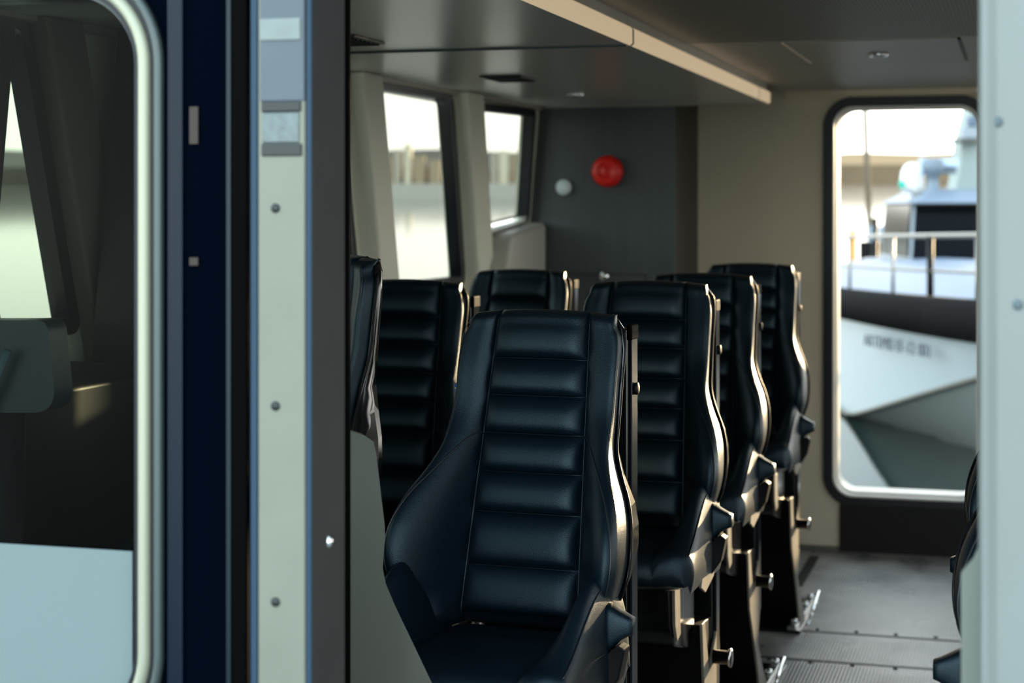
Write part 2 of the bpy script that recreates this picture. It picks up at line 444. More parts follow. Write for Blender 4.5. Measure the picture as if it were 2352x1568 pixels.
for (nm, q, r), h in zip(wins, holes):
    wo = empty(nm, kind='structure')
    inn = inset(h, .042 if nm != 'window_5' else .030)
    holed('gasket', h, [inn], lambda u, v, wv: LW(u, v, wv-.012), .05, M_RUB, wo)
    sheet('pane', inset(h, .03 if nm != 'window_5' else .022), lambda u, v, wv: LW(u, v, wv+.02), M_GW2 if nm in ('window_1', 'window_2') else M_GW, wo)
# wall header rail under the ceiling
bm = bmesh.new()
for (a, b) in ((2.3, 7.45),):
    add_prism(bm, [(WX(a, 2.01)-.01, a, 2.012), (WX(a, 2.01)+.022, a, 2.012), (WX(a, 2.01)+.022, a, 1.998), (WX(a, 2.01)-.01, a, 1.988)], (WX(b, 2.01)-WX(a, 2.01), b-a, 0))
tr = bm_obj('trim_2', bm, mat('pale_trim', (.42, .38, .33), rough=.35)); tag(tr, kind='structure')
# pillars between the windows (padded, raked)
def pillar(y0, y1, d, nm, m=None):
    bm = bmesh.new(); pts = []
    z1, z0 = 2.012, .70
    ring1 = [(WX(y0, z1)-.02, y0, z1), (WX(y0, z1)+d, y0, z1), (WX(y0, z1)+d, y1, z1), (WX(y0, z1)-.02, y1, z1)]
    s = RK*(z1-z0); X0 = WX(y0+s, z0)
    ring0 = [(X0-.02, y0+s, z0), (X0+d, y0+s, z0), (X0+d, y1+s, z0), (X0-.02, y1+s, z0)]
    A = [bm.verts.new(p) for p in ring1]; B = [bm.verts.new(p) for p in ring0]
    for i in range(4): bm.faces.new([A[i], A[(i+1) % 4], B[(i+1) % 4], B[i]])
    bm.faces.new(A); bm.faces.new(list(reversed(B)))
    o = bm_obj(nm, bm, m or M_BEIGE, None, False, .010); tag(o, kind='structure'); return o
pillar(6.39, 6.60, .062, 'trim_3'); pillar(5.37, 5.55, .075, 'trim_4'); pillar(4.38, 4.56, .07, 'trim_5'); pillar(3.60, 3.77, .05, 'trim_6', mat('dimmed_beige_vinyl', (.16, .15, .12), rough=.5)); pillar(3.05, 3.20, .07, 'trim_7', MATS['dimmed_beige_vinyl'])  # two foremost pillars: dimness put into a darker copy of the beige
# ledge under the windows
box('trim_8', (-2.42, 4.6, 1.17), (-2.12, 6.62, 1.238), M_BEIGE, None, .02)['kind'] = 'structure'
# padded box in the corner by the cabinet
xb = -2.005
bm = bmesh.new()
b0 = [(WX(6.9, 1.4)-.02, 6.92, 1.452), (xb, 6.92, 1.452), (xb, 7.44, 1.498), (WX(7.4, 1.4)-.02, 7.44, 1.498)]
b1 = [(WX(6.5, .6)-.02, 6.46, .75), (xb, 6.46, .75), (xb, 7.44, .75), (WX(7.4, .6)-.02, 7.44, .75)]
A = [bm.verts.new(p) for p in b0]; B = [bm.verts.new(p) for p in b1]
for i in range(4): bm.faces.new([A[i], A[(i+1) % 4], B[(i+1) % 4], B[i]])
bm.faces.new(A); bm.faces.new(list(reversed(B)))
o = bm_obj('padded_wall_box', bm, mat('beige_upholstery', (.52, .50, .44), rough=.4), None, False, .022)
tag(o, 'beige padded box with sloping top under the rearmost side window, beside the dark cabinet', 'padded box')

lk = empty('added_dark_locker', (-2.06, 3.86, 0), label='tall black locker added against the side wall to darken the view through the bulkhead window', cat='locker')  # added so the view through the bulkhead window stays dark
prism('body', [(-.17, 0, 1.0), (-.19, 0, .75), (-.19, 0, 0), (.10, 0, 0), (.10, 0, 2.0), (-.08, 0, 2.0)], (0, .70, 0), M_CABD, lk, .006)
box('door', (.10, .02, .05), (.112, .68, 1.95), M_CABD, lk, .003)
box('handle', (.112, .60, 1.0), (.125, .62, 1.14), M_BLACK, lk, .003)
o = prism('added_dark_bench', [(-2.36, 2.34, 0), (-2.02, 2.34, 0), (-2.02, 2.34, 1.16), (-2.10, 2.34, 1.19), (-2.27, 2.34, 1.19)], (0, 1.42, 0), M_CABD, None, .01)  # added dark unit covering the wall that would show too bright here
tag(o, 'low black bench unit added under the side window to darken the bulkhead window view', 'cabinet')

# ---- dark cabinet in the corner
CY = 7.47
cab = empty('tall_cabinet', (-1.8, CY, 0), label='tall dark wood grain cabinet in the rear left corner', cat='cabinet')
xr = -1.436
zs = atY(1400, 630, CY).z
bm = bmesh.new()
cz = [(-2.125+1.8, .016, 0), (xr+1.8, .016, 0), (xr+1.8, .016, 2.155), (-2.06+1.8, .016, 2.155)]
add_prism(bm, cz, (0, .55, 0))
bm_obj('body', bm, M_CABD, cab, False, .002)
xs = atY(1482, 600, CY).x
# front boards: upper fixed board follows the leaning wall on its left
prism('front_panel', [(-2.105+1.8, 0, zs+.002), (xr+1.8, 0, zs+.002), (xr+1.8, 0, 2.15), (-2.04+1.8, 0, 2.15)], (0, .016, 0), M_CAB, cab)
box('door', (-2.10+1.8, .001, .08), (xs+1.8, .016, zs-.002), M_CAB, cab, .001)
box('front_panel', (xs+1.8+.004, 0, .08), (xr+1.8, .016, zs+.0015), M_CAB, cab)
kp = atY(1387, 634, CY-.03)
d = lathe('latch_knob', [(.014, 0), (.014, -.012), (.021, -.018), (.024, -.030), (.018, -.040), (.004, -.043)], M_CHR, 'Y', (kp.x+1.8, .001, kp.z), cab, 24)
# red sounder and white button
pr_ = atY(1393, 393, CY-.05)
ra = lathe('alarm_sounder', [(.058, 0), (.066, -.008), (.070, -.025), (.068, -.045), (.058, -.060), (.042, -.065), (.034, -.063), (.029, -.056), (.024, -.055), (.016, -.060), (.005, -.062)], M_RED, 'Y', (pr_.x, CY-.0005, pr_.z), None, 48)
tag(ra, 'round red alarm sounder mounted on the dark cabinet', 'alarm')
pw = atY(1293, 430, CY-.03)
wb = lathe('wall_button', [(.034, 0), (.036, -.010), (.035, -.024), (.028, -.032), (.015, -.035), (.003, -.0355)], M_WHITE, 'Y', (pw.x, CY-.0005, pw.z), None, 36)
tag(wb, 'small round white button on the dark cabinet, left of the red alarm', 'button')

# ---- rear wall and door window
RY = 8.04
gl_, gr_ = atY(1891, 600, RY).x, atY(2276, 600, RY).x
gt, gb = 1.56+.517, 0.205
go = rrect(gl_, gb, gr_, gt-.012, .135)
rw = holed('wall_back', [(-2.13, -.02), (1.35, -.02), (1.35, 2.16), (-2.06, 2.16)], [go, rrect(gr_+.05, .55, .62, 1.88, .05)], lambda u, v, wv: Vector((u, RY+wv, v)), .07, M_BEIGE2); tag(rw, kind='structure')  # second opening, out of view, added to let sun reach the seats
wd = empty('window_6', kind='structure')
g_in = inset(go, .043)
holed('gasket', go, [g_in], lambda u, v, wv: Vector((u, RY+wv-.018, v)), .05, M_RUB, wd)
f_in = inset(g_in, .008)
holed('frame', g_in, [f_in], lambda u, v, wv: Vector((u, RY+wv-.004, v)), .25, M_FRAME, wd)
sill_in = inset(g_in, .012)
tube('seal_bead', [(p[0], RY+.05, p[1]) for p in inset(g_in, .012)], .006, M_FRAME, wd, 8, True)
sheet('pane', g_in, lambda u, v, wv: Vector((u, RY+.05, v)), glass('clear_door_glass', (.96, .97, .96), 0, .02), wd)
kx = atY(1929, 1200, RY).x
box('baseboard_back', (kx, RY-.02, 0), (1.3, RY, gb+.012), M_KICK)['kind'] = 'structure'
box('baseboard_left', (-1.434, RY-.012, 0), (kx, RY, .02), M_OLIVE)['kind'] = 'structure'

# ---- right wall (outside the frame) with its long windows, through which the sun comes
rh = [rrect(2.6, .62, 4.4, 1.98, .08), rrect(4.6, .62, 6.2, 1.98, .08), rrect(7.10, .62, 7.97, 1.98, .05)]
rwl = holed('wall_right', [(2.26, -.1), (8.04, -.1), (8.04, 2.16), (2.26, 2.16)], rh, lambda u, v, wv: Vector((1.35+wv, u, v)), .06, M_BEIGE2); tag(rwl, kind='structure')

# ---- front bulkhead
FB = 2.20
def fx(px, Y=FB): return atY(px, 500, Y).x
def fz(py, px=600, Y=FB): return atY(px, py, Y).z
# window opening in the bulkhead, left of the doorway
WX1 = fx(383); WZ1 = fz(-95, 300); WZ0 = fz(1740, 300); RR = .150
wout = rrect(WX1-1.28, WZ0, WX1, WZ1, RR, 14)
bh = holed('wall_front', [(-3.6, -.1), (fx(578), -.1), (fx(578), 2.3), (-3.6, 2.3)], [wout], lambda u, v, wv: Vector((u, FB+wv, v)), .05, M_NAVY); tag(bh, kind='structure')
wf = empty('window_7', kind='structure')
q1 = inset(wout, .006)
def ringt(nm, d, Y, r, m): return tube(nm, [(p[0], Y, p[1]) for p in inset(wout, d)], r, m, wf, 12, True)
holed('gasket', wout, [inset(wout, .046)], lambda u, v, wv: Vector((u, FB+wv-.008, v)), .05, M_RUB, wf)
ringt('outer_bead', .007, FB-.010, .0072, M_LIP2)
ringt('inner_bead', .030, FB-.008, .0095, M_LIP)
holed('inner_frame', inset(wout, .038), [inset(wout, .050)], lambda u, v, wv: Vector((u, FB+wv, v)), .07, M_LIP2, wf)
sheet('pane', inset(wout, .045), lambda u, v, wv: Vector((u, FB+.02, v)), glass('tinted_door_glass', (.34, .40, .36), 0, .05), wf)
fzt = fz(1256, 150, FB+.015); xa = WX1-1.235; xb_ = fx(306, FB+.015)
prism('frosted_film', [(xa, FB+.012, WZ0+.05), (xb_, FB+.012, WZ0+.05), (xb_, FB+.012, fzt), (xa, FB+.012, fzt)], (0, .004, 0), M_FILM, wf)
# navy reveal strips right of the window
box('trim_9', (fx(540), FB-.012, -.1), (fx(576), FB, 2.3), M_JET, None, .003)['kind'] = 'structure'
# bands, and reflected sun glints painted as small bronze plates, on the navy panel
tr = empty('trim_14', kind='structure')
box('navy_band', (fx(386), FB-.006, -.1), (fx(424), FB+.001, 2.3), mat('navy_band', (.0015, .007, .016), rough=.3, spec=.15), tr, .003)
box('edge_line', (fx(522), FB-.004, -.1), (fx(533), FB+.001, 2.3), mat('teal_line', (.004, .014, .018), rough=.3, spec=.2), tr, .001)
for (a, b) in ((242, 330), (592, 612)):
    box('bronze_glint', (fx(437), FB-.004, fz(b)), (fx(458), FB+.001, fz(a)), mat('painted_bronze_glint', (.018, .011, .006), rough=.4, spec=.3), tr, .001)
# aluminium door post
AY = 2.10
post = empty('trim_10', kind='structure')
x0, x1, x2, x3 = [atY(p, 500, AY).x for p in (574, 592, 700, 714)]
box('post_body', (x0, AY+.004, -.1), (x3, FB+.02, 2.3), M_ALUD, post, .002)
box('post_face', (x1, AY, -.1), (x2, AY+.006, 2.3), M_ALU, post, .003)
box('post_edge', (x0, AY+.001, -.1), (x1-.001, AY+.006, 2.3), M_ALUB, post, .002)
box('post_edge', (x2+.001, AY+.001, -.1), (x3, AY+.006, 2.3), M_ALUB, post, .002)
for py in (478, 932, 1382):
    p = atY(633, py, AY)
    lathe('screw', [(.0062, 0), (.0062, -.0015), (.004, -.003)], mat('screw_steel', (.02, .025, .025), rough=.4, metal=.5), 'Y', (p.x, AY, p.z), post, 16)
def pbox(nm, a, b, c, d_, m, y0, y1, par, bev=.002):
    p, q = atY(a, b, AY), atY(c, d_, AY)
    return box(nm, (min(p.x, q.x), y0, min(p.z, q.z)), (max(p.x, q.x), y1, max(p.z, q.z)), m, par, bev)
pbox('latch_slot', 601, 233, 692, 256, mat('latch_dark', (.010, .014, .014), rough=.5), AY-.003, AY+.004, post)
pbox('latch_slot', 601, 330, 694, 358, MATS['latch_dark'], AY-.003, AY+.004, post)
pbox('latch_plate', 603, 258, 688, 328, mat('latch_scratched', (.09, .115, .12), rough=.35, metal=.4, var=.6, vscale=70), AY-.002, AY+.004, post)
pbox('upper_plate', 597, -80, 700, 232, mat('grey_blue_plate', (.06, .08, .10), rough=.45, metal=.2, var=.25, vscale=14), AY-.0015, AY+.004, post)
pbox('sealant_patch', 598, 44, 692, 92, mat('sealant', (.17, .20, .19), rough=.6, var=.2, vscale=40), AY-.004, AY, post, .004)
# dark reveal of the post, facing the doorway
RX = atY(714, 500, AY).x
x_r = atY(764, 500, 2.21).x
prism('post_reveal', [(RX-.03, AY+.01, -.1), (RX, AY+.01, -.1), (x_r, 2.21, -.1), (x_r-.05, 2.21, -.1)], (0, 0, 2.4), mat('grey_brown_reveal', (.028, .026, .023), rough=.8, spec=.1, var=.3, vscale=10), post)  # dark grey-brown with uneven tone
p = atY(743, 1247, 2.15)
lathe('stud', [(.009, 0), (.009, -.006), (.004, -.009)], M_CHR, 'Y', (p.x, 2.165, p.z), post, 16)
# black inner post with rubber edge
IY = 2.52
box('trim_11', (atY(706, 500, IY).x, IY, 0), (atY(807, 500, IY+.012).x, IY+.012, 2.01), M_JET, None, .003)['kind'] = 'structure'
box('trim_12', (atY(765, 500, 2.23).x-.06, 2.215, 0), (atY(765, 500, 2.23).x+.004, 2.26, 2.05), M_JET, None, .003)['kind'] = 'structure'
# right jamb
JY = 2.05
jm = empty('trim_13', kind='structure')
jx = [atY(p_, 500, JY).x for p_ in (2246, 2268, 2290)]
bm = bmesh.new()
add_prism(bm, [(jx[0], JY+.02, -.1), (jx[0]+.004, JY+.004, -.1), (jx[1], JY, -.1), (jx[2], JY+.006, -.1), (jx[2]+.25, JY+.006, -.1), (jx[2]+.25, JY+.10, -.1), (jx[0]+.01, JY+.10, -.1)], (0, 0, 2.4))
bm_obj('jamb_body', bm, M_JAMB, jm)
a_ = atY(2212, 1320, JY+.10)
bm = bmesh.new()
pl = [atY(2246, 1262, JY+.1), atY(2236, 1285, JY+.1), atY(2207, 1318, JY+.1), atY(2207, 1700, JY+.1), atY(2262, 1700, JY+.1), atY(2262, 1262, JY+.1)]
add_prism(bm, [tuple(q) for q in pl], (0, .02, 0)); bm_obj('strike_plate', bm, mat('strike_plate_paint', (.13, .15, .125), rough=.5), jm, False, .002)
for (a, b) in ((2292, 280), (2338, 700)):
    p = atY(a, b, JY+.006)
    lathe('screw', [(.006, 0), (.006, -.001), (.003, -.002)], mat('pale_screw', (.07, .10, .11), rough=.6), 'Y', (p.x, JY+.006, p.z), jm, 14)
o = holed('wall_front_right', [(jx[2]+.24, -.1), (3.5, -.1), (3.5, 2.3), (jx[2]+.24, 2.3)], [rrect(jx[2]+.30, .55, 1.30, 2.0, .1)], lambda u, v, wv: Vector((u, FB+wv, v)), .05, M_NAVY); o['kind'] = 'structure'  # out-of-view opening added to bring more daylight into the cabin
box('wall_front_top', (-1.0, FB, 2.02), (.4, FB+.05, 2.3), M_NAVY)['kind'] = 'structure'

# ---- grey-beige console moulding at the lower left of the doorway
bm = bmesh.new()
Yc = 2.79
pp = [(700, 960), (806, 990), (838, 1000), (858, 1014), (864, 1040), (870, 1090), (883, 1200), (885, 1228), (882, 1260), (879, 1305), (886, 1340), (906, 1388), (992, 1568), (1090, 1780), (1110, 2600), (700, 2600)]
pts = [atY(a, b, Yc) for a, b in pp]
add_prism(bm, [tuple(q) for q in pts], (-.02, .03, 0))
o = bm_obj('console_side_panel', bm, M_OLIVE, None, False, .008)
tag(o, 'grey beige moulded console side panel standing beside the black door post', 'panel')
# instrument housing seen through the bulkhead window
ih = empty('instrument_housing', (0, 0, 0), label='dark teal rounded instrument housing behind the bulkhead window glass', cat='instrument')
q = rquad([(atY(-160, 735, 2.6).x, atY(-160, 735, 2.6).z), (atY(108, 735, 2.6).x, atY(108, 735, 2.6).z), (atY(130, 948, 2.6).x, atY(130, 948, 2.6).z), (atY(-160, 948, 2.6).x, atY(-160, 948, 2.6).z)], [.02, .02, .045, .045])
bm = bmesh.new(); add_prism(bm, [(a, 2.6, b) for a, b in q], (0, .06, 0)); bm_obj('housing', bm, M_TEAL, ih, False, .008)
tube('arm', [atY(18, 805, 2.58), atY(-30, 920, 2.58), atY(-90, 1060, 2.58)], .008, mat('blue_grey_arm', (.05, .09, .12), rough=.4), ih, 12)
tube('stalk', [atY(20, 930, 2.63), atY(10, 1500, 2.63), atY(10, 2600, 2.63)], .03, M_BLACK, ih, 12)

# ================================================================== SEATS
ZT = 1.332
HW = [(.765, .150), (.785, .172), (.82, .208), (.86, .226), (.90, .233), (.94, .232), (.97, .227), (1.006, .214), (1.046, .192), (1.087, .175), (1.13, .170), (1.19, .168), (1.28, .168), (1.315, .163), (1.332, .154)]
HB = [(.765, .060), (.80, .090), (.85, .145), (.90, .168), (.95, .164), (1.0, .134), (1.05, .090), (1.10, .054), (1.16, .026), (1.25, .022), (1.332, .014)]
CHN = [.775, .861, .9615, 1.038, 1.112, 1.186, 1.259, ZT+.012]
def yc(z): return -.158*(ZT-z)/.59
def seamx(z): return .120-(z-.77)/.58*.023
def back_pt(a, z, top=0.0):
    """a in -1..1 across, z height. a=+-.5 is the seam; a=+-1 the rear edge."""
    s = 1 if a >= 0 else -1; A = abs(a)
    hw = interp(HW, z); H = interp(HB, z); sx = seamx(z); y0 = yc(z)
    if A <= .5:
        x = A/.5*sx; t = x/sx
        k = 0
        for i in range(len(CHN)-1):
            if CHN[i] <= z <= CHN[i+1]:
                q = (z-CHN[i])/(CHN[i+1]-CHN[i]); amp = .028 if i == len(CHN)-2 else (.027 if i > 0 else .019)
                # fuller above, sloping in below
                q2 = q**.85
                k = amp*max(0, 1-abs(2*q2-1)**2.6)**.75
                if i == len(CHN)-2: k = amp*max(0, 1-abs(2*q-1)**3)**.6 if q < .5 else amp*(1-.55*((q-.5)*2)**2)
        k *= (1-t**10)
        dip = .006*(t**14)
        return Vector((s*x, y0-k+dip, z-top*(x/.15)**2*.010))
    b = (A-.5)/.5
    w_ = hw-sx
    P = [(sx, y0+.006), (sx+w_*.10, y0-.004-H*.10), (sx+w_*.35, y0-H*.55-.004), (sx+w_*.62, y0-H*.90), (sx+w_*.86, y0-H*1.0), (sx+w_*.985, y0-H*.88+.004), (hw, y0-H*.72+.014), (hw-.002, y0+.026-H*.55), (hw-.014, y0+.036-H*.3)]
    p = catmull(P, b)
    return Vector((s*p.x, p.y, z-top*(p.x/.15)**2*.010))
def backrest_mesh():
    As = []
    NC = 22; NB = 30
    for i in range(NC+1):
        t = -1+2*i/NC; As.append(.5*math.sin(t*PI/2))
    bs = [(.5+.5*(i/NB)) for i in range(1, NB+1)]
    As = [-b for b in reversed(bs)]+As+bs
    As = sorted(set(round(a, 6) for a in As))
    zs_ = []
    for i in range(len(CHN)-1):
        z0, z1 = CHN[i], min(CHN[i+1], ZT); n = 13
        for k in range(n):
            zs_.append(z0+(z1-z0)*(.5-.5*math.cos(PI*k/n)) if i < len(CHN)-2 else z0+(z1-z0)*(1-math.cos(PI/2*k/n)))
    zs_.append(ZT)
    rows = []
    # bottom roll
    for th in (80, 55, 30):
        t = math.radians(th)
        rows.append([back_pt(a, CHN[0])+Vector((0, .03*(1-math.cos(t)), -.03*math.sin(t))) for a in As])
    for z in zs_:
        rows.append([back_pt(a, z, max(0, (z-1.2)/.15)) for a in As])
    # top roll
    top = rows[-1]
    for th in (18, 36, 54, 72, 90):
        t = math.radians(th); r = .024
        rows.append([Vector((p.x*(1-.05*math.sin(t)**2), min(p.y+.030*(1-math.cos(t)), max(p.y, .040)), p.z+r*math.sin(t))) for p in top])
    last = rows[-1]
    rows.append([Vector((p.x*.97, max(p.y, .042), p.z-.004)) for p in last])
    me = bpy.data.meshes.new('backrest'); n = len(As)
    vs = [tuple(p) for r in rows for p in r]; fs = []
    for j in range(len(rows)-1):
        for i in range(n-1):
            fs.append((j*n+i, j*n+i+1, (j+1)*n+i+1, (j+1)*n+i))
    me.from_pydata(vs, [], fs); me.update()
    return me
def shell_mesh():
    bm = bmesh.new(); rings = []
    zz = [.76, .79, .83, .87, .91, .95, .99, 1.04, 1.09, 1.15, 1.22, 1.28, 1.32, 1.342]
    for i, z in enumerate(zz):
        hw = interp(HW, min(z, ZT)); H = interp(HB, min(z, ZT)); y0 = yc(z)
        e_ = .003; sh = 1 if i < len(zz)-1 else .93
        ys = y0+.014-H*.55; yr_ = y0
        prof = [(-hw*sh-e_+.012, y0+.03), (-(hw*sh+e_), ys+.012), (-(hw*sh+e_), ys+.024), (-hw*sh*.93, y0+.042), (-hw*.5, y0+.052), (hw*.5, y0+.052), (hw*sh*.93, y0+.042), (hw*sh+e_, ys+.024), (hw*sh+e_, ys+.012), (hw*sh+e_-.012, y0+.03)]
        rings.append([bm.verts.new((x, y, z)) for x, y in prof])
    n = len(rings[0])
    for A, B in zip(rings, rings[1:]):
        for k in range(n): bm.faces.new([A[k], A[(k+1) % n], B[(k+1) % n], B[k]])
    bm.faces.new(rings[0]); bm.faces.new(list(reversed(rings[-1])))
    bmesh.ops.recalc_face_normals(bm, faces=bm.faces)
    me = bpy.data.meshes.new('back_shell'); bm.to_mesh(me); bm.free(); return me
def smooth01(t): t = max(0, min(1, t)); return t*t*(3-2*t)
def cushion_pt(a, y, z_scale=1.0, dy=0.0):
    """a in -1..1 across; y from -.05 (rear) to -.50 (front)"""
    s = 1 if a >= 0 else -1; A = abs(a)
    zc = .742+.012*smooth01((-y-.1)/.35)
    W = .132*smooth01((y+.53)/.27)*(1-.22*smooth01((y+.23)/.08))
    sx = .135
    if A < .5:
        x = A/.5*sx; t = x/sx
        q = ((-y-.05)/.15) % 1.0
        k = .007*(1-abs(2*q-1)**3)
        return Vector((s*x, y, zc+k*(1-t**8)-.004*t**12))
    b = (A-.5)/.5
    P = [(sx, zc-.003), (sx+.010, zc+.006+W*.15), (sx+.032, zc+.008+W*.62), (sx+.048, zc+.008+W*.94), (sx+.064, zc+.004+W*1.0), (sx+.078, zc-.004+W*.84), (sx+.086, zc-.020+W*.45), (sx+.088, zc-.045), (sx+.080, zc-.085)]
    p = catmull(P, b)
    return Vector((s*p.x, y, p.y))
def cushion_mesh():
    As = [-1+2*i/88 for i in range(89)]
    ys = [-.155-.345*i/48 for i in range(49)]
    rows = []
    rear = [cushion_pt(a, -.155) for a in As]
    rows.append([Vector((p.x, p.y+.02, .69)) for p in rear])
    rows.append([Vector((p.x, p.y+.015, max(.69, p.z-.02))) for p in rear])
    for y in ys: rows.append([cushion_pt(a, y) for a in As])
    last = rows[-1]; zb = .688
    for th in (15, 30, 45, 60, 75, 90):
        t = math.radians(th)
        rows.append([Vector((p.x*(1-.10*abs(p.x/.24)**3*math.sin(t)), p.y-.042*math.sin(t)*(1-.55*abs(p.x/.24)**3), max(zb, p.z-.045*(1-math.cos(t))))) for p in last])
    l2 = rows[-1]
    rows.append([Vector((p.x*.99, p.y+.002, max(zb, p.z-.03))) for p in l2])
    rows.append([Vector((p.x*.97, p.y+.012, zb)) for p in l2])
    n = len(As); me = bpy.data.meshes.new('seat_cushion')
    fs = [(j*n+i+1, j*n+i, (j+1)*n+i, (j+1)*n+i+1) for j in range(len(rows)-1) for i in range(n-1)]
    me.from_pydata([tuple(p) for r in rows for p in r], [], fs); me.update(); return me
def nrm_back(a, z):
    d1 = back_pt(min(.999, a+.01), z)-back_pt(max(-.999, a-.01), z); d2 = back_pt(a, z+.004)-back_pt(a, z-.004)
    n = d2.cross(d1).normalized()
    if n.y > 0: n = -n
    return n
def stitch_path(sgn):
    pts = []
    ctrl = [(.515, 1.108), (.56, 1.112), (.63, 1.098), (.70, 1.062), (.74, 1.02), (.76, .98), (.775, .94), (.78, .90), (.775, .86), (.76, .83), (.73, .80)]
    C_ = [Vector((a, z)) for a, z in ctrl]
    for i in range(61):
        p = catmull([tuple(c) for c in C_], i/60)
        a, z = sgn*p.x, p.y
        pts.append(back_pt(a, z)+nrm_back(a, z)*.0006)
    return pts

def make_seat():
    root = empty('suspension_seat')
    me = backrest_mesh(); bk = link('backrest', me, M_LEA, root)
    for s in (-1, 1):
        tube('piping', stitch_path(s), .0017, M_PIPE, bk, 6)
        tube('stitching', [back_pt(s*.80, z)+nrm_back(s*.80, z)*.0002 for z in [1.11+.004*i for i in range(58)]], .0008, M_PIPE, bk, 5)
    link('back_shell', shell_mesh(), M_PLAST, root, True)
    # edge beading of the shell on both sides
    for s in (-1, 1):
        tube('edge_trim', [(s*(interp(HW, z)+.003), yc(z)+.030-interp(HB, z)*.55, z) for z in [.80+.01*i for i in range(53)]], .0028, M_BLACK, root, 6)
    cu = link('seat_cushion', cushion_mesh(), M_LEA, root)
    for s in (-1, 1):
        tube('piping', [cushion_pt(s*.80, -.16-.34*i/30)+Vector((s*.0005, 0, .0012)) for i in range(31)], .0018, M_PIPE, cu, 6)
    fr = cushion_pt(0, -.50)
    tube('piping', [Vector((x, -.530+.022*abs(x/.22)**3, .728)) for x in [-.215+.43*i/24 for i in range(25)]], .0022, M_PIPE, cu, 6)
    # pan under the cushion
    bm = bmesh.new(); rings = []
    for (z, hx, yf, yr) in ((.705, .206, -.515, -.14), (.690, .210, -.520, -.14), (.672, .200, -.50, -.14), (.655, .175, -.46, -.14), (.643, .13, -.40, -.12)):
        rings.append([bm.verts.new(c) for c in [(-hx, yr, z), (-hx, yf+.08, z), (-hx*.8, yf+.02, z), (-hx*.4, yf, z), (hx*.4, yf, z), (hx*.8, yf+.02, z), (hx, yf+.08, z), (hx, yr, z)]])
    for A, B in zip(rings, rings[1:]):
        for k in range(8): bm.faces.new([A[k], A[(k+1) % 8], B[(k+1) % 8], B[k]])
    bm.faces.new(rings[0]); bm.faces.new(rings[-1])
    bm_obj('seat_pan', bm, M_PLAST, root, True, .006)
    # side brackets
    for s in (-1, 1):
        prism('side_bracket', [(s*.212, -.37, .700), (s*.212, -.28, .735), (s*.212, -.22, .740), (s*.212, -.20, .715), (s*.212, -.24, .66), (s*.212, -.34, .640), (s*.212, -.39, .66)], (s*.006, 0, 0), M_PLATE, root, .002)
        lathe('pivot_bolt', [(.014, 0), (.014, s*.006), (.009, s*.010)], M_CHR, 'X', (s*.218, -.235, .715), root, 18)
        # recline lever with a flared padded grip
        bm = bmesh.new(); rg = []
        for (x, z0, z1, y0, y1) in ((.214, .748, .836, -.28, -.225), (.226, .752, .832, -.28, -.225), (.240, .768, .824, -.277, -.23), (.256, .778, .816, -.274, -.235), (.266, .782, .812, -.272, -.238)):
            cz, cy, hz, hy = (z0+z1)/2, (y0+y1)/2, (z1-z0)/2, (y1-y0)/2
            rg.append([bm.verts.new((s*x, cy+hy*math.copysign(abs(math.cos(t))**.6, math.cos(t)), cz+hz*math.copysign(abs(math.sin(t))**.6, math.sin(t)))) for t in [2*PI*k/20 for k in range(20)]])
        for A, B in zip(rg, rg[1:]):
            for k in range(20): bm.faces.new([A[k], A[(k+1) % 20], B[(k+1) % 20], B[k]])
        bm.faces.new(rg[0]); bm.faces.new(list(reversed(rg[-1])))
        bm_obj('armrest_stub', bm, M_LEA, root, True)
        prism('lever_cover', [(s*.212, -.28, .74), (s*.240, -.28, .765), (s*.252, -.27, .755), (s*.240, -.27, .70), (s*.212, -.27, .66)], (0, .04, 0), M_BLACK, root, .004)
    # suspension module under the pan
    bm = bmesh.new()
    add_prism(bm, [(-.125, -.30, .65), (-.125, -.29, .54), (-.125, -.24, .48), (-.125, -.10, .44), (-.125, -.02, .47), (-.125, -.02, .65)], (.25, 0, 0))
    bm_obj('suspension_module', bm, M_PLAST, root, False, .008)
    prism('module_cover', [(.126, -.295, .64), (.126, -.288, .545), (.126, -.265, .50), (.126, -.225, .51), (.126, -.235, .625)], (.008, 0, 0), M_PLATE, root, .002, 'brushed metal cover plate')
    # upright tower with guide rails
    tw = box('tower', (-.150, .100, .27), (.150, .150, 1.315), M_PLAST, root, .006)
    for s in (-1, 1):
        box('guide_rail', (s*.154-.003, .104, .30), (s*.154+.003, .146, 1.30), mat('guide_rail_steel', (.008, .011, .016), rough=.15, spec=.2), root, .002)
        lathe('rail_wheel', [(.012, 0), (.013, s*.003), (.013, s*.006), (.009, s*.008)], M_BLACK, 'X', (s*.157, .125, 1.19), root, 20)
        box('rail_cap', (s*.152-.006, .098, 1.290), (s*.152+.006, .152, 1.322), M_JET, root, .004)
    # carriage arms between tower and seat
    for s in (-1, 1):
        box('carriage_arm', (s*.11-.02, .05, .66), (s*.11+.02, .11, .74), M_BLACK, root, .004)
        box('carriage_arm', (s*.10-.02, -.16, .62), (s*.10+.02, .11, .665), M_BLACK, root, .004)
    # pedestal side plates (notched) and body
    for s in (-1, 1):
        prof = [(-.08, .52), (-.045, .52), (.01, .38), (.10, .45), (.135, .53), (.15, .40), (.13, .30), (.09, .21), (.17, .12), (.28, .012), (.15, .012), (.07, .16), (.03, .22), (-.05, .34)]
        prism('pedestal_side_plate', [(s*.150, y, z) for y, z in prof], (s*.007, 0, 0), M_PLATE, root, .0015)
    bm = bmesh.new()
    add_prism(bm, [(-.145, -.05, .51), (-.145, .04, .22), (-.145, .16, .02), (-.145, .27, .02), (-.145, .085, .21), (-.145, .125, .40), (-.145, .098, .50)], (.29, 0, 0))
    bm_obj('pedestal', bm, M_BLACK, root, False, .004)
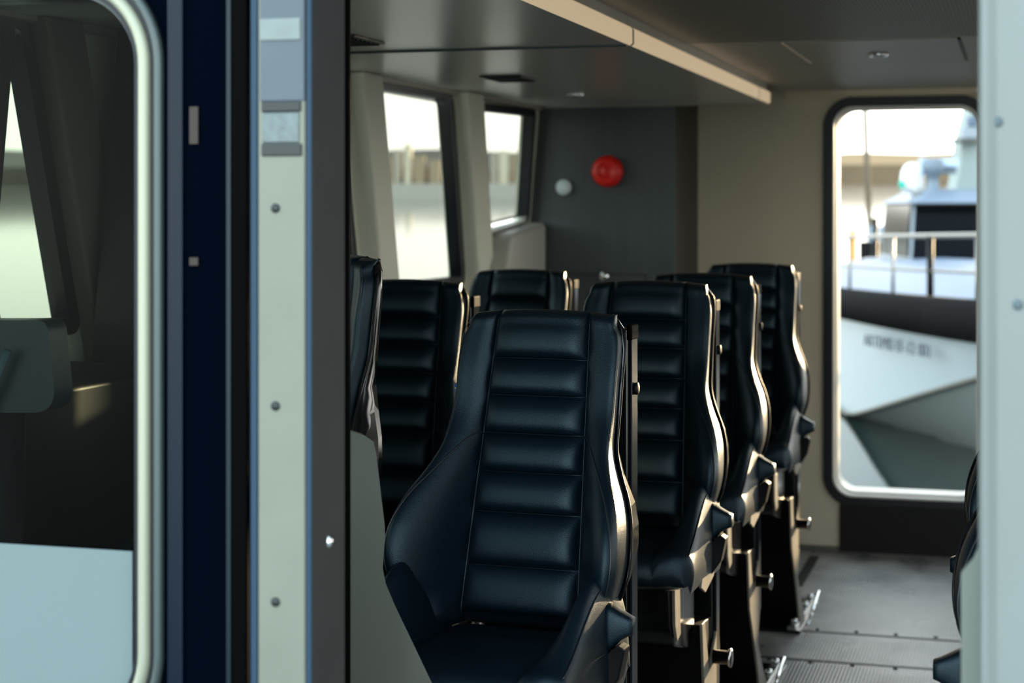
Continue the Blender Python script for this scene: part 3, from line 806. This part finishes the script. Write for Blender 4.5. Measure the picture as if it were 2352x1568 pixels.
    # footrest pegs
    for s in (-1, 1):
        pg = lathe('foot_peg', [(.018, 0), (.018, s*.040), (.023, s*.041), (.023, s*.048), (.012, s*.050)], M_PLAST, 'X', (s*.157, .06, .405), root, 24)
        lathe('peg_cap', [(.0235, s*.042), (.025, s*.045), (.0235, s*.048)], M_CHR, 'X', (s*.157, .06, .405), pg, 24)
    # base plate on the floor with bolts and a slide lever
    box('base_plate', (-.17, .06, 0), (.17, .60, .014), M_PLAST, root, .004)
    for s in (-1, 1):
        box('floor_track', (s*.14-.016, .05, .014), (s*.14+.016, .62, .030), mat('track_steel', (.35, .35, .34), rough=.22, metal=.9), root, .003)
        for y in (.12, .26, .40, .54):
            lathe('track_bolt', [(.014, .030), (.014, .038), (.009, .045)], M_CHR, 'Z', (s*.14, y, 0), root, 6)
    tube('slide_lever', [(.19, .10, .03), (.195, .22, .06), (.20, .34, .10)], [.006, .006, .008], M_CHR, root, 8)
    return root
def copy_tree(o, parent=None):
    c = o.copy(); COL.objects.link(c); c.parent = parent
    for ch in list(o.children): copy_tree(ch, c)
    return c
proto = make_seat()
GR = 'black leather suspension seats in the cabin'
seat_list = [  # x, y, rz, dz, label, tower
    (-.922, 3.39, 0, 0.0, 'black leather suspension seat sharp in the foreground, with a tiny flag tag', True),
    (-.915, 4.40, 0, .018, 'black leather suspension seat directly behind the sharp foreground seat, with a sunlit right edge', True),
    (-.940, 5.34, 0, .004, 'black leather suspension seat third from the front in the aisle row, mostly hidden', True),
    (-.940, 6.36, 0, .004, 'rearmost black leather suspension seat of the aisle row, nearest the rear door window', True),
    (-1.575, 4.40, 0, .014, 'black leather suspension seat by the side window, between the sideways seat and the foreground seat', True),
    (-1.578, 5.52, 0, .004, 'black leather suspension seat in front of the dark cabinet, only its upper back showing', True),
    (-1.364, 3.60, -math.radians(43), .09, 'black leather seat turned sideways at the black door post, seen from its side', False),
    (.130, 3.22, 0, 0.0, 'black leather seat at the right door jamb, left edge and lever showing', True),
    (.125, 4.10, 0, 0.0, 'black leather seat behind the right door jamb, dark curved edge under rear window', True),
]
NOT_Z = ('base_plate', 'floor_track', 'track_bolt', 'slide_lever', 'pedestal', 'pedestal_side_plate', 'foot_peg', 'tower', 'guide_rail', 'rail_cap', 'rail_wheel')
seats = []
for i, (x, y, rz, dz, lab, tower) in enumerate(seat_list):
    o = proto if i == 0 else copy_tree(proto)
    o.location = (x, y, 0); o.rotation_euler = (0, 0, rz-(math.radians(4.0 if i == 0 else 1.5) if x < 0 and tower else 0))
    tag(o, lab, 'seat', GR)
    seats.append(o)
for o, (x, y, rz, dz, lab, tower) in zip(seats, seat_list):
    for ch in list(o.children):
        base = ch.name.split('.')[0]
        if not tower and base in ('tower', 'guide_rail', 'rail_cap', 'rail_wheel'):
            bpy.data.objects.remove(ch, do_unlink=True); continue
        if not tower and base in ('base_plate', 'floor_track', 'track_bolt', 'slide_lever', 'pedestal', 'pedestal_side_plate', 'foot_peg', 'carriage_arm', 'suspension_module', 'module_cover'):
            for g in list(ch.children): bpy.data.objects.remove(g, do_unlink=True)
            bpy.data.objects.remove(ch, do_unlink=True); continue
        if base not in NOT_Z: ch.location.z += dz
        if not tower and base in ('backrest', 'back_shell', 'edge_trim'):
            # this back stands upright: turned about its foot
            an = math.radians(10); py_, pz_ = -.10, .80
            ch.rotation_euler = (an, 0, 0)
            ch.location.y += py_-(py_*math.cos(an)-pz_*math.sin(an)); ch.location.z += pz_-(py_*math.sin(an)+pz_*math.cos(an))
    if not tower:
        lathe('column', [(.20, 0), (.20, .02), (.06, .03), (.055, .45), (.09, .47), (.10, .70)], M_PLAST, 'Z', (0, -.25, 0), o, 28)
# flag tag on the foreground seat
tp = back_pt(-.93, 1.193)
ft = box('flag_tag', (tp.x-.0135, tp.y-.001, 1.186), (tp.x+.001, tp.y+.0005, 1.202), mat('tag_blue', (.008, .07, .36), rough=.6), seats[0], 0, 'tiny blue woven tag with a yellow cross')
box('tag_cross', (tp.x-.0135, tp.y-.0016, 1.1927), (tp.x+.001, tp.y+.001, 1.1950), mat('tag_yellow', (.75, .62, .12), rough=.6), ft)
box('tag_cross', (tp.x-.0085, tp.y-.0017, 1.186), (tp.x-.0065, tp.y+.0011, 1.202), MATS['tag_yellow'], ft)
# dark slot of the floor track running aft of the last seat
p1, p2 = atZ(1832, 1345, 0), atZ(1856, 1278, 0)
o = box('floor_rail', (p1.x-.02, p1.y, 0), (p1.x+.02, p2.y, .006), M_BLACK, None, .001)
tag(o, 'short black rail set in the floor behind the rearmost seat', 'floor rail')

# ================================================================== OUTSIDE
TILT = (HY-415.0)/F      # the boat sits slightly bow-up: the sea is tilted by this against the cabin floor
WL = -.95
def wz(Y): return WL+TILT*Y
def water_mat():
    m = bpy.data.materials.new('harbour_water'); m.use_nodes = True; t = m.node_tree; p = t.nodes['Principled BSDF']
    p.inputs['Base Color'].default_value = (.02, .032, .028, 1); p.inputs['Roughness'].default_value = .05; p.inputs['IOR'].default_value = 1.33
    p.inputs['Specular IOR Level'].default_value = .9
    tcn = t.nodes.new('ShaderNodeTexCoord'); mp = t.nodes.new('ShaderNodeMapping'); mp.inputs['Scale'].default_value = (.5, 1.2, 1)
    t.links.new(tcn.outputs['Object'], mp.inputs[0])
    n = t.nodes.new('ShaderNodeTexNoise'); n.inputs['Scale'].default_value = .9; n.inputs['Detail'].default_value = 3
    t.links.new(mp.outputs[0], n.inputs['Vector'])
    b = t.nodes.new('ShaderNodeBump'); b.inputs['Strength'].default_value = .05; b.inputs['Distance'].default_value = .05
    t.links.new(n.outputs['Fac'], b.inputs['Height']); t.links.new(b.outputs[0], p.inputs['Normal'])
    return m
bm = bmesh.new()
vs = [bm.verts.new((x, y, wz(y))) for x, y in ((-2500, 8.6), (1500, 8.6), (1500, 2200), (-2500, 2200))]
bm.faces.new(vs)
vs = [bm.verts.new((x, y, wz(y))) for x, y in ((-2500, -500), (-4.2, -500), (-4.2, 8.6), (-2500, 8.6))]; bm.faces.new(vs)
vs = [bm.verts.new((x, y, wz(y))) for x, y in ((3.2, -500), (1500, -500), (1500, 8.6), (3.2, 8.6))]; bm.faces.new(vs)
wa = bm_obj('harbour_water', bm, water_mat())
tag(wa, 'calm pale harbour water outside the windows, reflecting the low bright sky', 'water', kind='stuff')

def far_box(name, px0, px1, pytop, D, m, depth, lab, cat, group=None, bot=None):
    """a block standing on the water at distance D, seen between two columns of the photo"""
    a, b = atT(px0, pytop, D), atT(px1, pytop, D)
    zb = max(wz(a.y), wz(b.y))+.02
    d = Vector((-SN, CS, 0))*depth
    o = prism(name, [(a.x, a.y, zb), (b.x, b.y, zb), (b.x, b.y, b.z), (a.x, a.y, a.z)], tuple(d), m, None)
    return tag(o, lab, cat, group)
M_HILL = mat('hazy_hill', (.26, .23, .20), rough=.9, var=.15, vscale=.02)
M_QUAY = mat('brown_quay', (.17, .115, .065), rough=.9, var=.35, vscale=.05)
M_BLD = mat('pale_building', (.62, .55, .44), rough=.8)
M_BLD2 = mat('brown_building', (.30, .22, .15), rough=.8)
def hill(name, px0, px1, D, heights, m, lab, cat):
    n = len(heights); top = []
    for i, h in enumerate(heights):
        top.append(atT(px0+(px1-px0)*i/(n-1), h, D))
    a, b = top[0], top[-1]
    poly = [(a.x, a.y, wz(a.y)+.02)]+[(b.x, b.y, wz(b.y)+.02)]+[tuple(p) for p in reversed(top)]
    o = prism(name, poly, (-SN*120, CS*120, 0), m)
    return tag(o, lab, cat)
random.seed(3)
hill('far_hills', -600, 1500, 1500, [346, 340, 344, 338, 346, 342, 344, 338, 340, 346, 342, 350, 348, 344], M_HILL, 'long hazy grey hills across the water outside the side windows', 'hill')
hill('wooded_shore', 1500, 2900, 1300, [352, 348, 356, 350, 353, 347, 352, 356, 350, 354], mat('tan_shore', (.42, .29, .17), rough=.9), 'low tan wooded shore on the horizon outside the rear window', 'hill')
far_box('quay', 1500, 2900, 378, 900, M_QUAY, 30, 'long brown quay on the far shore outside the rear window', 'quay')
far_box('quay', -600, 1060, 384, 1000, mat('dark_quay', (.08, .062, .045), rough=.9, var=.4, vscale=.08), 30, 'dark quay front on the far shore outside the first clear side window', 'quay')
far_box('quay', 1060, 1500, 392, 1000, M_QUAY, 30, 'brown quay front on the far shore outside the rearmost side window', 'quay')
a, b = atT(560, 422, 250), atT(1300, 422, 250)
o = prism('ruffled_water_band', [(a.x, a.y, wz(a.y)+.01), (b.x, b.y, wz(b.y)+.01), (b.x, b.y, b.z), (a.x, a.y, a.z)], (-SN*3, CS*3, 0), mat('sky_bright_band', (.62, .58, .50), rough=.7))  # added block standing in for wind-ruffled water that reflects the sky
tag(o, 'long low white block standing in for sky-bright ruffled water outside the side windows', 'water glare')
bl = [(905, 918, 342, 'white'), (928, 944, 331, 'tower'), (950, 975, 358, 'tan'), (985, 1012, 366, 'tan'), (1128, 1140, 352, 'white'), (1146, 1168, 345, 'tower'), (1174, 1186, 352, 'tan'), (1190, 1204, 330, 'tan'), (890, 902, 360, 'tan')]
labs = ['small white building on the far shore, left of the white tower', 'bright white tower on the far shore outside the side window',
        'low tan building just right of the white tower', 'wide low tan building at the right edge of the side window view',
        'small white building at the left of the rearmost side window', 'largest bright building outside the rearmost side window',
        'low tan building right of the bright one in the rearmost side window', 'tall tan building at the right edge of the rearmost side window', 'low tan building beside the padded window pillar']
for (a, b, t_, kd), lb in zip(bl, labs):
    far_box('building' if kd != 'tower' else 'white_building', a, b, t_, 950, {'white': M_BLD, 'tan': mat('tan_building', (.5, .38, .25), rough=.8), 'tower': mat('white_render', (.9, .78, .58), rough=.7)}[kd], 12, lb, 'building', 'buildings on the far shore')
# mooring pole seen through the rear window
def pole(px, pyt, D, r, lab, m):
    p = atT(px, pyt, D); q = Vector((p.x+.05, p.y, wz(p.y)-1))
    o = tube('mooring_pole', [q, p], r, m); tag(o, lab, 'pole'); return o
q0 = atT(1986, 236, 60); q1 = atT(2002, 470, 60)
o = tube('mooring_pole', [(q1.x, q1.y, wz(60)-1), q0], .10, mat('weathered_wood', (.10, .075, .045), rough=.8)); tag(o, 'tall thin leaning wooden pole in the water beyond the rear window', 'pole')
q2 = atT(2012, 540, 28)
o = tube('mooring_pole', [(q2.x, q2.y, wz(28)-1), atT(2010, 500, 28)], .045, M_BLACK); tag(o, 'short black pole in the water left of the moored boat cabin', 'pole')

# ---- the moored boat behind the rear window
bt = empty('moored_boat', (0, 0, 0), label='white hulled workboat with black rubber fender moored outside the rear window', cat='boat')
A_ = atT(1790, 600, 24.2); B_ = atT(2900, 600, 10.5)
A_.z = B_.z = 0
ax = (B_-A_).normalized(); nn = Vector((-ax.y, ax.x, 0))
if nn.x < 0: nn = -nn
HB2 = 1.75
St = A_+nn*HB2
cl_ = B_-St; L_ = cl_.length; cdir = cl_.normalized(); cn = Vector((-cdir.y, cdir.x, 0))
if cn.dot(nn) > 0: cn = -cn        # cn points to the visible side
def bpt(s, side, off, z):
    p = St+cl_*s+cn*(side*off); return Vector((p.x, p.y, z))
def hb(s): return HB2*(1-max(0, s)**3.0)**.8 if s < 1 else 0
def zs2(s): return .30+.16*s*s
def proj(p):
    d_ = p-C0; t_ = -SN*d_.x+CS*d_.y; u = (CS*d_.x+SN*d_.y)/t_
    return (CX+u*F, HY-d_.z/t_*F)
def find_s(px):
    lo, hi = 0.0, .9
    for _ in range(40):
        m_ = (lo+hi)/2
        if proj(bpt(m_, 1, hb(m_), 0))[0] < px: lo = m_
        else: hi = m_
    return lo
sL, sR = find_s(1930), find_s(2245)
def tdist(s):
    p = bpt(s, 1, hb(s), 0); return -SN*p.x+CS*p.y
zfL = CAMZ-(694-HY)/F*tdist(sL); zfR = CAMZ-(738-HY)/F*tdist(sR)
def zs2(s): return zfL+(zfR-zfL)*(s-sL)/(sR-sL)-.14
def zc2(s):
    a = (s-sL)/(sR-sL); return wz(20)+.02+(.17-wz(20))*max(-.05, a)**1.1 if a > 0 else wz(20)+.02
NS = 16
bmh = bmesh.new(); bmb = bmesh.new()
for side in (1, -1):
    prev = None
    for i in range(NS+1):
        s = i/NS*.995
        sh = bpt(s, side, hb(s), zs2(s)); ch_ = bpt(s*.97, side, hb(s)*.92, min(zc2(s), zs2(s)-.1)); kl = bpt(s*.9, side, 0.0, wz(20)-.5+.3*s**4)
        cur = [bmh.verts.new(sh), bmh.verts.new(ch_)]; c2 = [bmb.verts.new(ch_), bmb.verts.new(kl)]
        if prev:
            bmh.faces.new([prev[0][0], cur[0], cur[1], prev[0][1]])
            bmb.faces.new([prev[1][0], c2[0], c2[1], prev[1][1]])
        prev = (cur, c2)
bm_obj('hull_side', bmh, mat('white_hull_paint', (.36, .41, .43), rough=.35), bt, True)
bm_obj('hull_bottom', bmb, mat('grey_hull_paint', (.24, .27, .26), rough=.4), bt, True)
# deck
bmd = bmesh.new(); prev = None
for i in range(NS+1):
    s = i/NS*.995; cur = []
    for k in range(-4, 5):
        f = k/4; cur.append(bmd.verts.new(bpt(s, f, hb(s), zs2(s)+.18+.40*(1-f*f)*(1 if s > .2 else 1))))
    if prev:
        for k in range(8): bmd.faces.new([prev[k], prev[k+1], cur[k+1], cur[k]])
    prev = cur
bm_obj('foredeck', bmd, mat('pale_blue_deck', (.16, .20, .27), rough=.45), bt, True)
for side in (1, -1):
    tube('rubber_fender', [bpt(i/24*.985, side, hb(i/24*.985)+.04, zs2(i/24)+.14) for i in range(25)], [.135+.05*i/24 for i in range(25)], mat('ribbed_rubber', (.0035, .003, .0035), rough=.8, spec=.04, bump=.8, bscale=14), bt, 16)
# rail along the chine
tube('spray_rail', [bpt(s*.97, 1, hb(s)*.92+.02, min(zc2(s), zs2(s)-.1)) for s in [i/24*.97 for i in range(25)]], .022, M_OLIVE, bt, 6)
# hull lettering
def text_mesh(body, size):
    c = bpy.data.curves.new('lettering', 'FONT'); c.body = body; c.size = size; c.extrude = .004; c.space_character = 1.05
    to = bpy.data.objects.new('tmp', c); COL.objects.link(to)
    dg = bpy.context.evaluated_depsgraph_get(); me = bpy.data.meshes.new_from_object(to.evaluated_get(dg))
    bpy.data.objects.remove(to, do_unlink=True); return me
# find the stations whose hull side shows at the photo columns of the writing
def proj(p):
    d_ = p-C0; t_ = -SN*d_.x+CS*d_.y; u = (CS*d_.x+SN*d_.y)/t_
    return (CX+u*F, HY-d_.z/t_*F)
def find_s(px):
    lo, hi = 0.0, .9
    for _ in range(40):
        m_ = (lo+hi)/2
        if proj(bpt(m_, 1, hb(m_), 0))[0] < px: lo = m_
        else: hi = m_
    return lo
s0, s1 = find_s(2004), find_s(2158)
pA, pB = bpt(s0, 1, hb(s0)+.012, 0), bpt(s1, 1, hb(s1)+.012, 0)
me = text_mesh('ARTEMIS EF-12 001', .16)
xs_ = [v.co.x for v in me.vertices]; wdt = max(xs_)-min(xs_)
tx = (pB-pA).normalized(); sc_ = (pB-pA).length/wdt
yA = proj(pA)
zA = CAMZ-(792-HY)/F*(-SN*pA.x+CS*pA.y); zB = CAMZ-(822-HY)/F*(-SN*pB.x+CS*pB.y)
mat3 = Matrix(((tx.x, 0, cn.x), (tx.y, 0, cn.y), ((zB-zA)/(pB-pA).length, 1, 0)))
for v in me.vertices:
    c = v.co; q = pA+tx*(c.x*sc_)+Vector((0, 0, 1))*(c.y*1.0+(zB-zA)*c.x*sc_/(pB-pA).length)+cn*(c.z+.07)
    v.co = Vector((q.x, q.y, q.z+zA))
link('hull_lettering', me, mat('dark_blue_lettering', (.03, .045, .075), rough=.5), bt, False)
# wheelhouse
cc = St+cl_*.10
def cab_pt(f, l, z): # f forward, l towards visible side
    p = CBC+cdir*f+cn*l; return Vector((p.x, p.y, z))
CBC = atT(2262, 500, 22.5); CBC.z = 0
bm = bmesh.new()
def ring(f0, f1, l, z): return [bm.verts.new(cab_pt(f1, l, z)), bm.verts.new(cab_pt(f1, -l, z)), bm.verts.new(cab_pt(f0, -l, z)), bm.verts.new(cab_pt(f0, l, z))]
R0 = ring(-1.6, 1.25, 1.15, .35); R1 = ring(-1.6, 1.05, 1.12, .90); R2 = ring(-1.6, .75, 1.04, 1.62)
for A, B in ((R0, R1), (R1, R2)):
    for k in range(4): bm.faces.new([A[k], A[(k+1) % 4], B[(k+1) % 4], B[k]])
bm.faces.new(R0); bm.faces.new(R2)
bm_obj('wheelhouse', bm, mat('boat_white', (.25, .28, .31), rough=.4), bt, False, .03)
M_SCR = mat('dark_windscreen', (.0015, .0022, .0035), rough=.12, spec=.05)
p_ = [cab_pt(1.075, 1.10, .92), cab_pt(1.075, -1.10, .92), cab_pt(.79, -1.01, 1.60), cab_pt(.79, 1.01, 1.60)]
prism('windscreen', [tuple(q) for q in p_], tuple(cdir*.02), M_SCR, bt)
p_ = [cab_pt(.95, 1.125, .95), cab_pt(-1.35, 1.125, .95), cab_pt(-1.35, 1.05, 1.60), cab_pt(.72, 1.05, 1.60)]
prism('side_window', [tuple(q) for q in p_], tuple(cn*.015), M_SCR, bt)
bm = bmesh.new()
R0 = [bm.verts.new(cab_pt(f, l, 1.62)) for f, l in ((1.0, 1.12), (1.0, -1.12), (-1.6, -1.12), (-1.6, 1.12))]; R1 = [bm.verts.new(cab_pt(f, l, 1.80)) for f, l in ((.7, .78), (.7, -.78), (-1.4, -.78), (-1.4, .78))]
for k in range(4): bm.faces.new([R0[k], R0[(k+1) % 4], R1[(k+1) % 4], R1[k]])
bm.faces.new(R0); bm.faces.new(R1)
bm_obj('wheelhouse_roof', bm, mat('pale_blue_roof', (.18, .215, .27), rough=.4), bt, False, .03)
# radar, dome, instrument mast: fitted by their distances
def bx_at(nm, px0, py0, px1, py1, t_, dep, m, bev=.01):
    a, b = atT(px0, py0, t_), atT(px1, py1, t_)
    dv = Vector((-SN, CS, 0))*dep
    P_ = [(a.x, a.y, b.z), (b.x, b.y, b.z), (b.x, b.y, a.z), (a.x, a.y, a.z)]
    return prism(nm, P_, tuple(dv), m, bt, bev)
M_BW = MATS['boat_white']
c_ = atT(2143, 437, 22.0)
lathe('radar_pedestal', [(.16, -.04), (.12, .03), (.075, .06), (.07, .22), (.13, .24), (.14, .38), (.10, .42)], mat('blue_grey_paint', (.14, .18, .22), rough=.4), 'Z', (c_.x, c_.y, 1.76), bt, 24)
bx_at('radar_bar', 2114, 364, 2202, 382, 22.0, .12, mat('pale_blue_bar', (.45, .56, .72), rough=.4))
bx_at('radar_bracket', 2116, 382, 2130, 402, 22.05, .10, mat('pale_blue_bar', (.45, .56, .72)))
bx_at('radar_housing', 2128, 372, 2198, 400, 22.15, .10, mat('blue_grey_paint', (.30, .40, .50)))
c_ = atT(2096, 408, 22.4)
lathe('satellite_dome', [(.13, -.20), (.15, -.10), (.155, 0), (.14, .09), (.10, .16), (.04, .19), (.005, .195)], mat('white_dome', (.85, .84, .80), rough=.4), 'Z', (c_.x, c_.y, c_.z), bt, 28)
bm = bmesh.new()
a0, a1, a2, a3 = atT(2188, 446, 23.2), atT(2420, 446, 23.2), atT(2400, 235, 23.2), atT(2212, 322, 23.2)
add_prism(bm, [(a0.x, a0.y, 1.6), (a1.x, a1.y, 1.6), tuple(a2), tuple(atT(2236, 235, 23.2)), tuple(a3), tuple(atT(2206, 380, 23.2))], (-SN*.5, CS*.5, 0))
bm_obj('instrument_mast', bm, mat('pale_green_mast', (.24, .29, .275), rough=.5), bt, False, .02)
bx_at('mast_platform', 2172, 320, 2260, 326, 22.9, .4, M_OLIVE, .004)
bx_at('searchlight', 2212, 292, 2252, 318, 22.9, .2, M_BW, .02)
bx_at('camera_head', 2224, 268, 2248, 290, 22.9, .12, mat('dark_blue_grey', (.08, .12, .18), rough=.4), .02)
# green sidelight
c_ = atT(2072, 424, 22.2)
lathe('sidelight', [(.03, -.05), (.04, -.03), (.04, .03), (.03, .05)], mat('green_lens', (.0, .42, .30), rough=.3), 'Z', (c_.x, c_.y, c_.z), bt, 14)
tube('sidelight_arm', [c_, atT(2092, 440, 22.2), atT(2100, 450, 22.2)], .015, M_BW, bt, 8)
# guard rail
M_RAIL = mat('stainless_rail', (.18, .17, .15), rough=.3, metal=.6)
def rail_s(s, h): return bpt(s, 1, hb(s)-.08, zs2(s)+.30+h)
tube('guard_rail', [rail_s(.03*i, .52) for i in range(31)], .022, M_RAIL, bt, 8)
tube('guard_rail', [rail_s(.03*i, .22) for i in range(31)], .014, M_RAIL, bt, 8)
for px in (1934, 2031, 2115, 2221, 2330):
    s = find_s(px)
    tube('rail_post', [rail_s(s, -.15), rail_s(s, .52)], .030 if px == 2115 else .016, M_BLACK if px in (2115,) else M_RAIL, bt, 8)
# windscreen wipers / small deck fittings
for px, py in ((2020, 655), (2180, 690), (2222, 702)):
    c_ = atT(px, py, 20.3 if px < 2100 else 18.6)
    lathe('deck_cleat', [(.05, -.12), (.035, -.02), (.06, 0), (.04, .03)], M_RAIL, 'Z', tuple(c_), bt, 14)

# ---- things on the pontoon beyond the boat
pt = far = None
def on_pont(px, pytop, D, r, m, nm, lab, cat, group=None, bot=None):
    p = atT(px, pytop, D)
    zb = PZ if bot is None else bot
    o = lathe(nm, [(r, zb-p.z), (r, -.10*r), (r*.9, -.02), (r*.5, 0)], m, 'Z', tuple(p), None, 20)
    return tag(o, lab, cat, group)
PD = 30.0
PZ = CAMZ-(640-HY)/F*PD
a, b = atT(1700, 640, PD-1.5), atT(2500, 640, PD-1.5)
o = prism('pontoon', [(a.x, a.y, wz(PD)-.2), (b.x, b.y, wz(PD)-.2), (b.x, b.y, PZ), (a.x, a.y, PZ)], (-SN*3, CS*3, 0), mat('dark_pontoon', (.06, .055, .05), rough=.8))
tag(o, 'dark floating pontoon beyond the moored boat', 'pontoon')
for (px, pyt, r, lb) in ((2002, 592, .15, 'white bollard on the pontoon, leftmost of three'), (2048, 588, .13, 'white bollard on the pontoon, middle of three'), (2092, 592, .17, 'white bollard on the pontoon, nearest the boat cabin')):
    on_pont(px, pyt, PD, r, mat('white_bollard', (.9, .84, .70), rough=.5), 'bollard', lb, 'bollard', 'white bollards on the pontoon')
on_pont(1958, 528, PD, .07, mat('orange_post', (.75, .33, .05), rough=.5), 'marker_post', 'orange marker post at the left edge of the rear window view', 'post')
p = atT(2020, 575, PD+.6)
o = box('equipment_box', (p.x-.32, p.y-.35, PZ), (p.x+.32, p.y+.0, p.z+.16), M_BLACK, None, .02)
tag(o, 'low black box on the pontoon behind the white bollards', 'box')
p = atT(2052, 560, PD+1.0)
o = box('equipment_cabinet', (p.x-.42, p.y-.2, PZ), (p.x+.12, p.y+.3, CAMZ-(518-HY)/F*(PD+1)), mat('blue_grey_cabinet', (.30, .36, .42), rough=.5), None, .02)
tag(o, 'blue grey cabinet on the pontoon left of the boat cabin', 'cabinet')
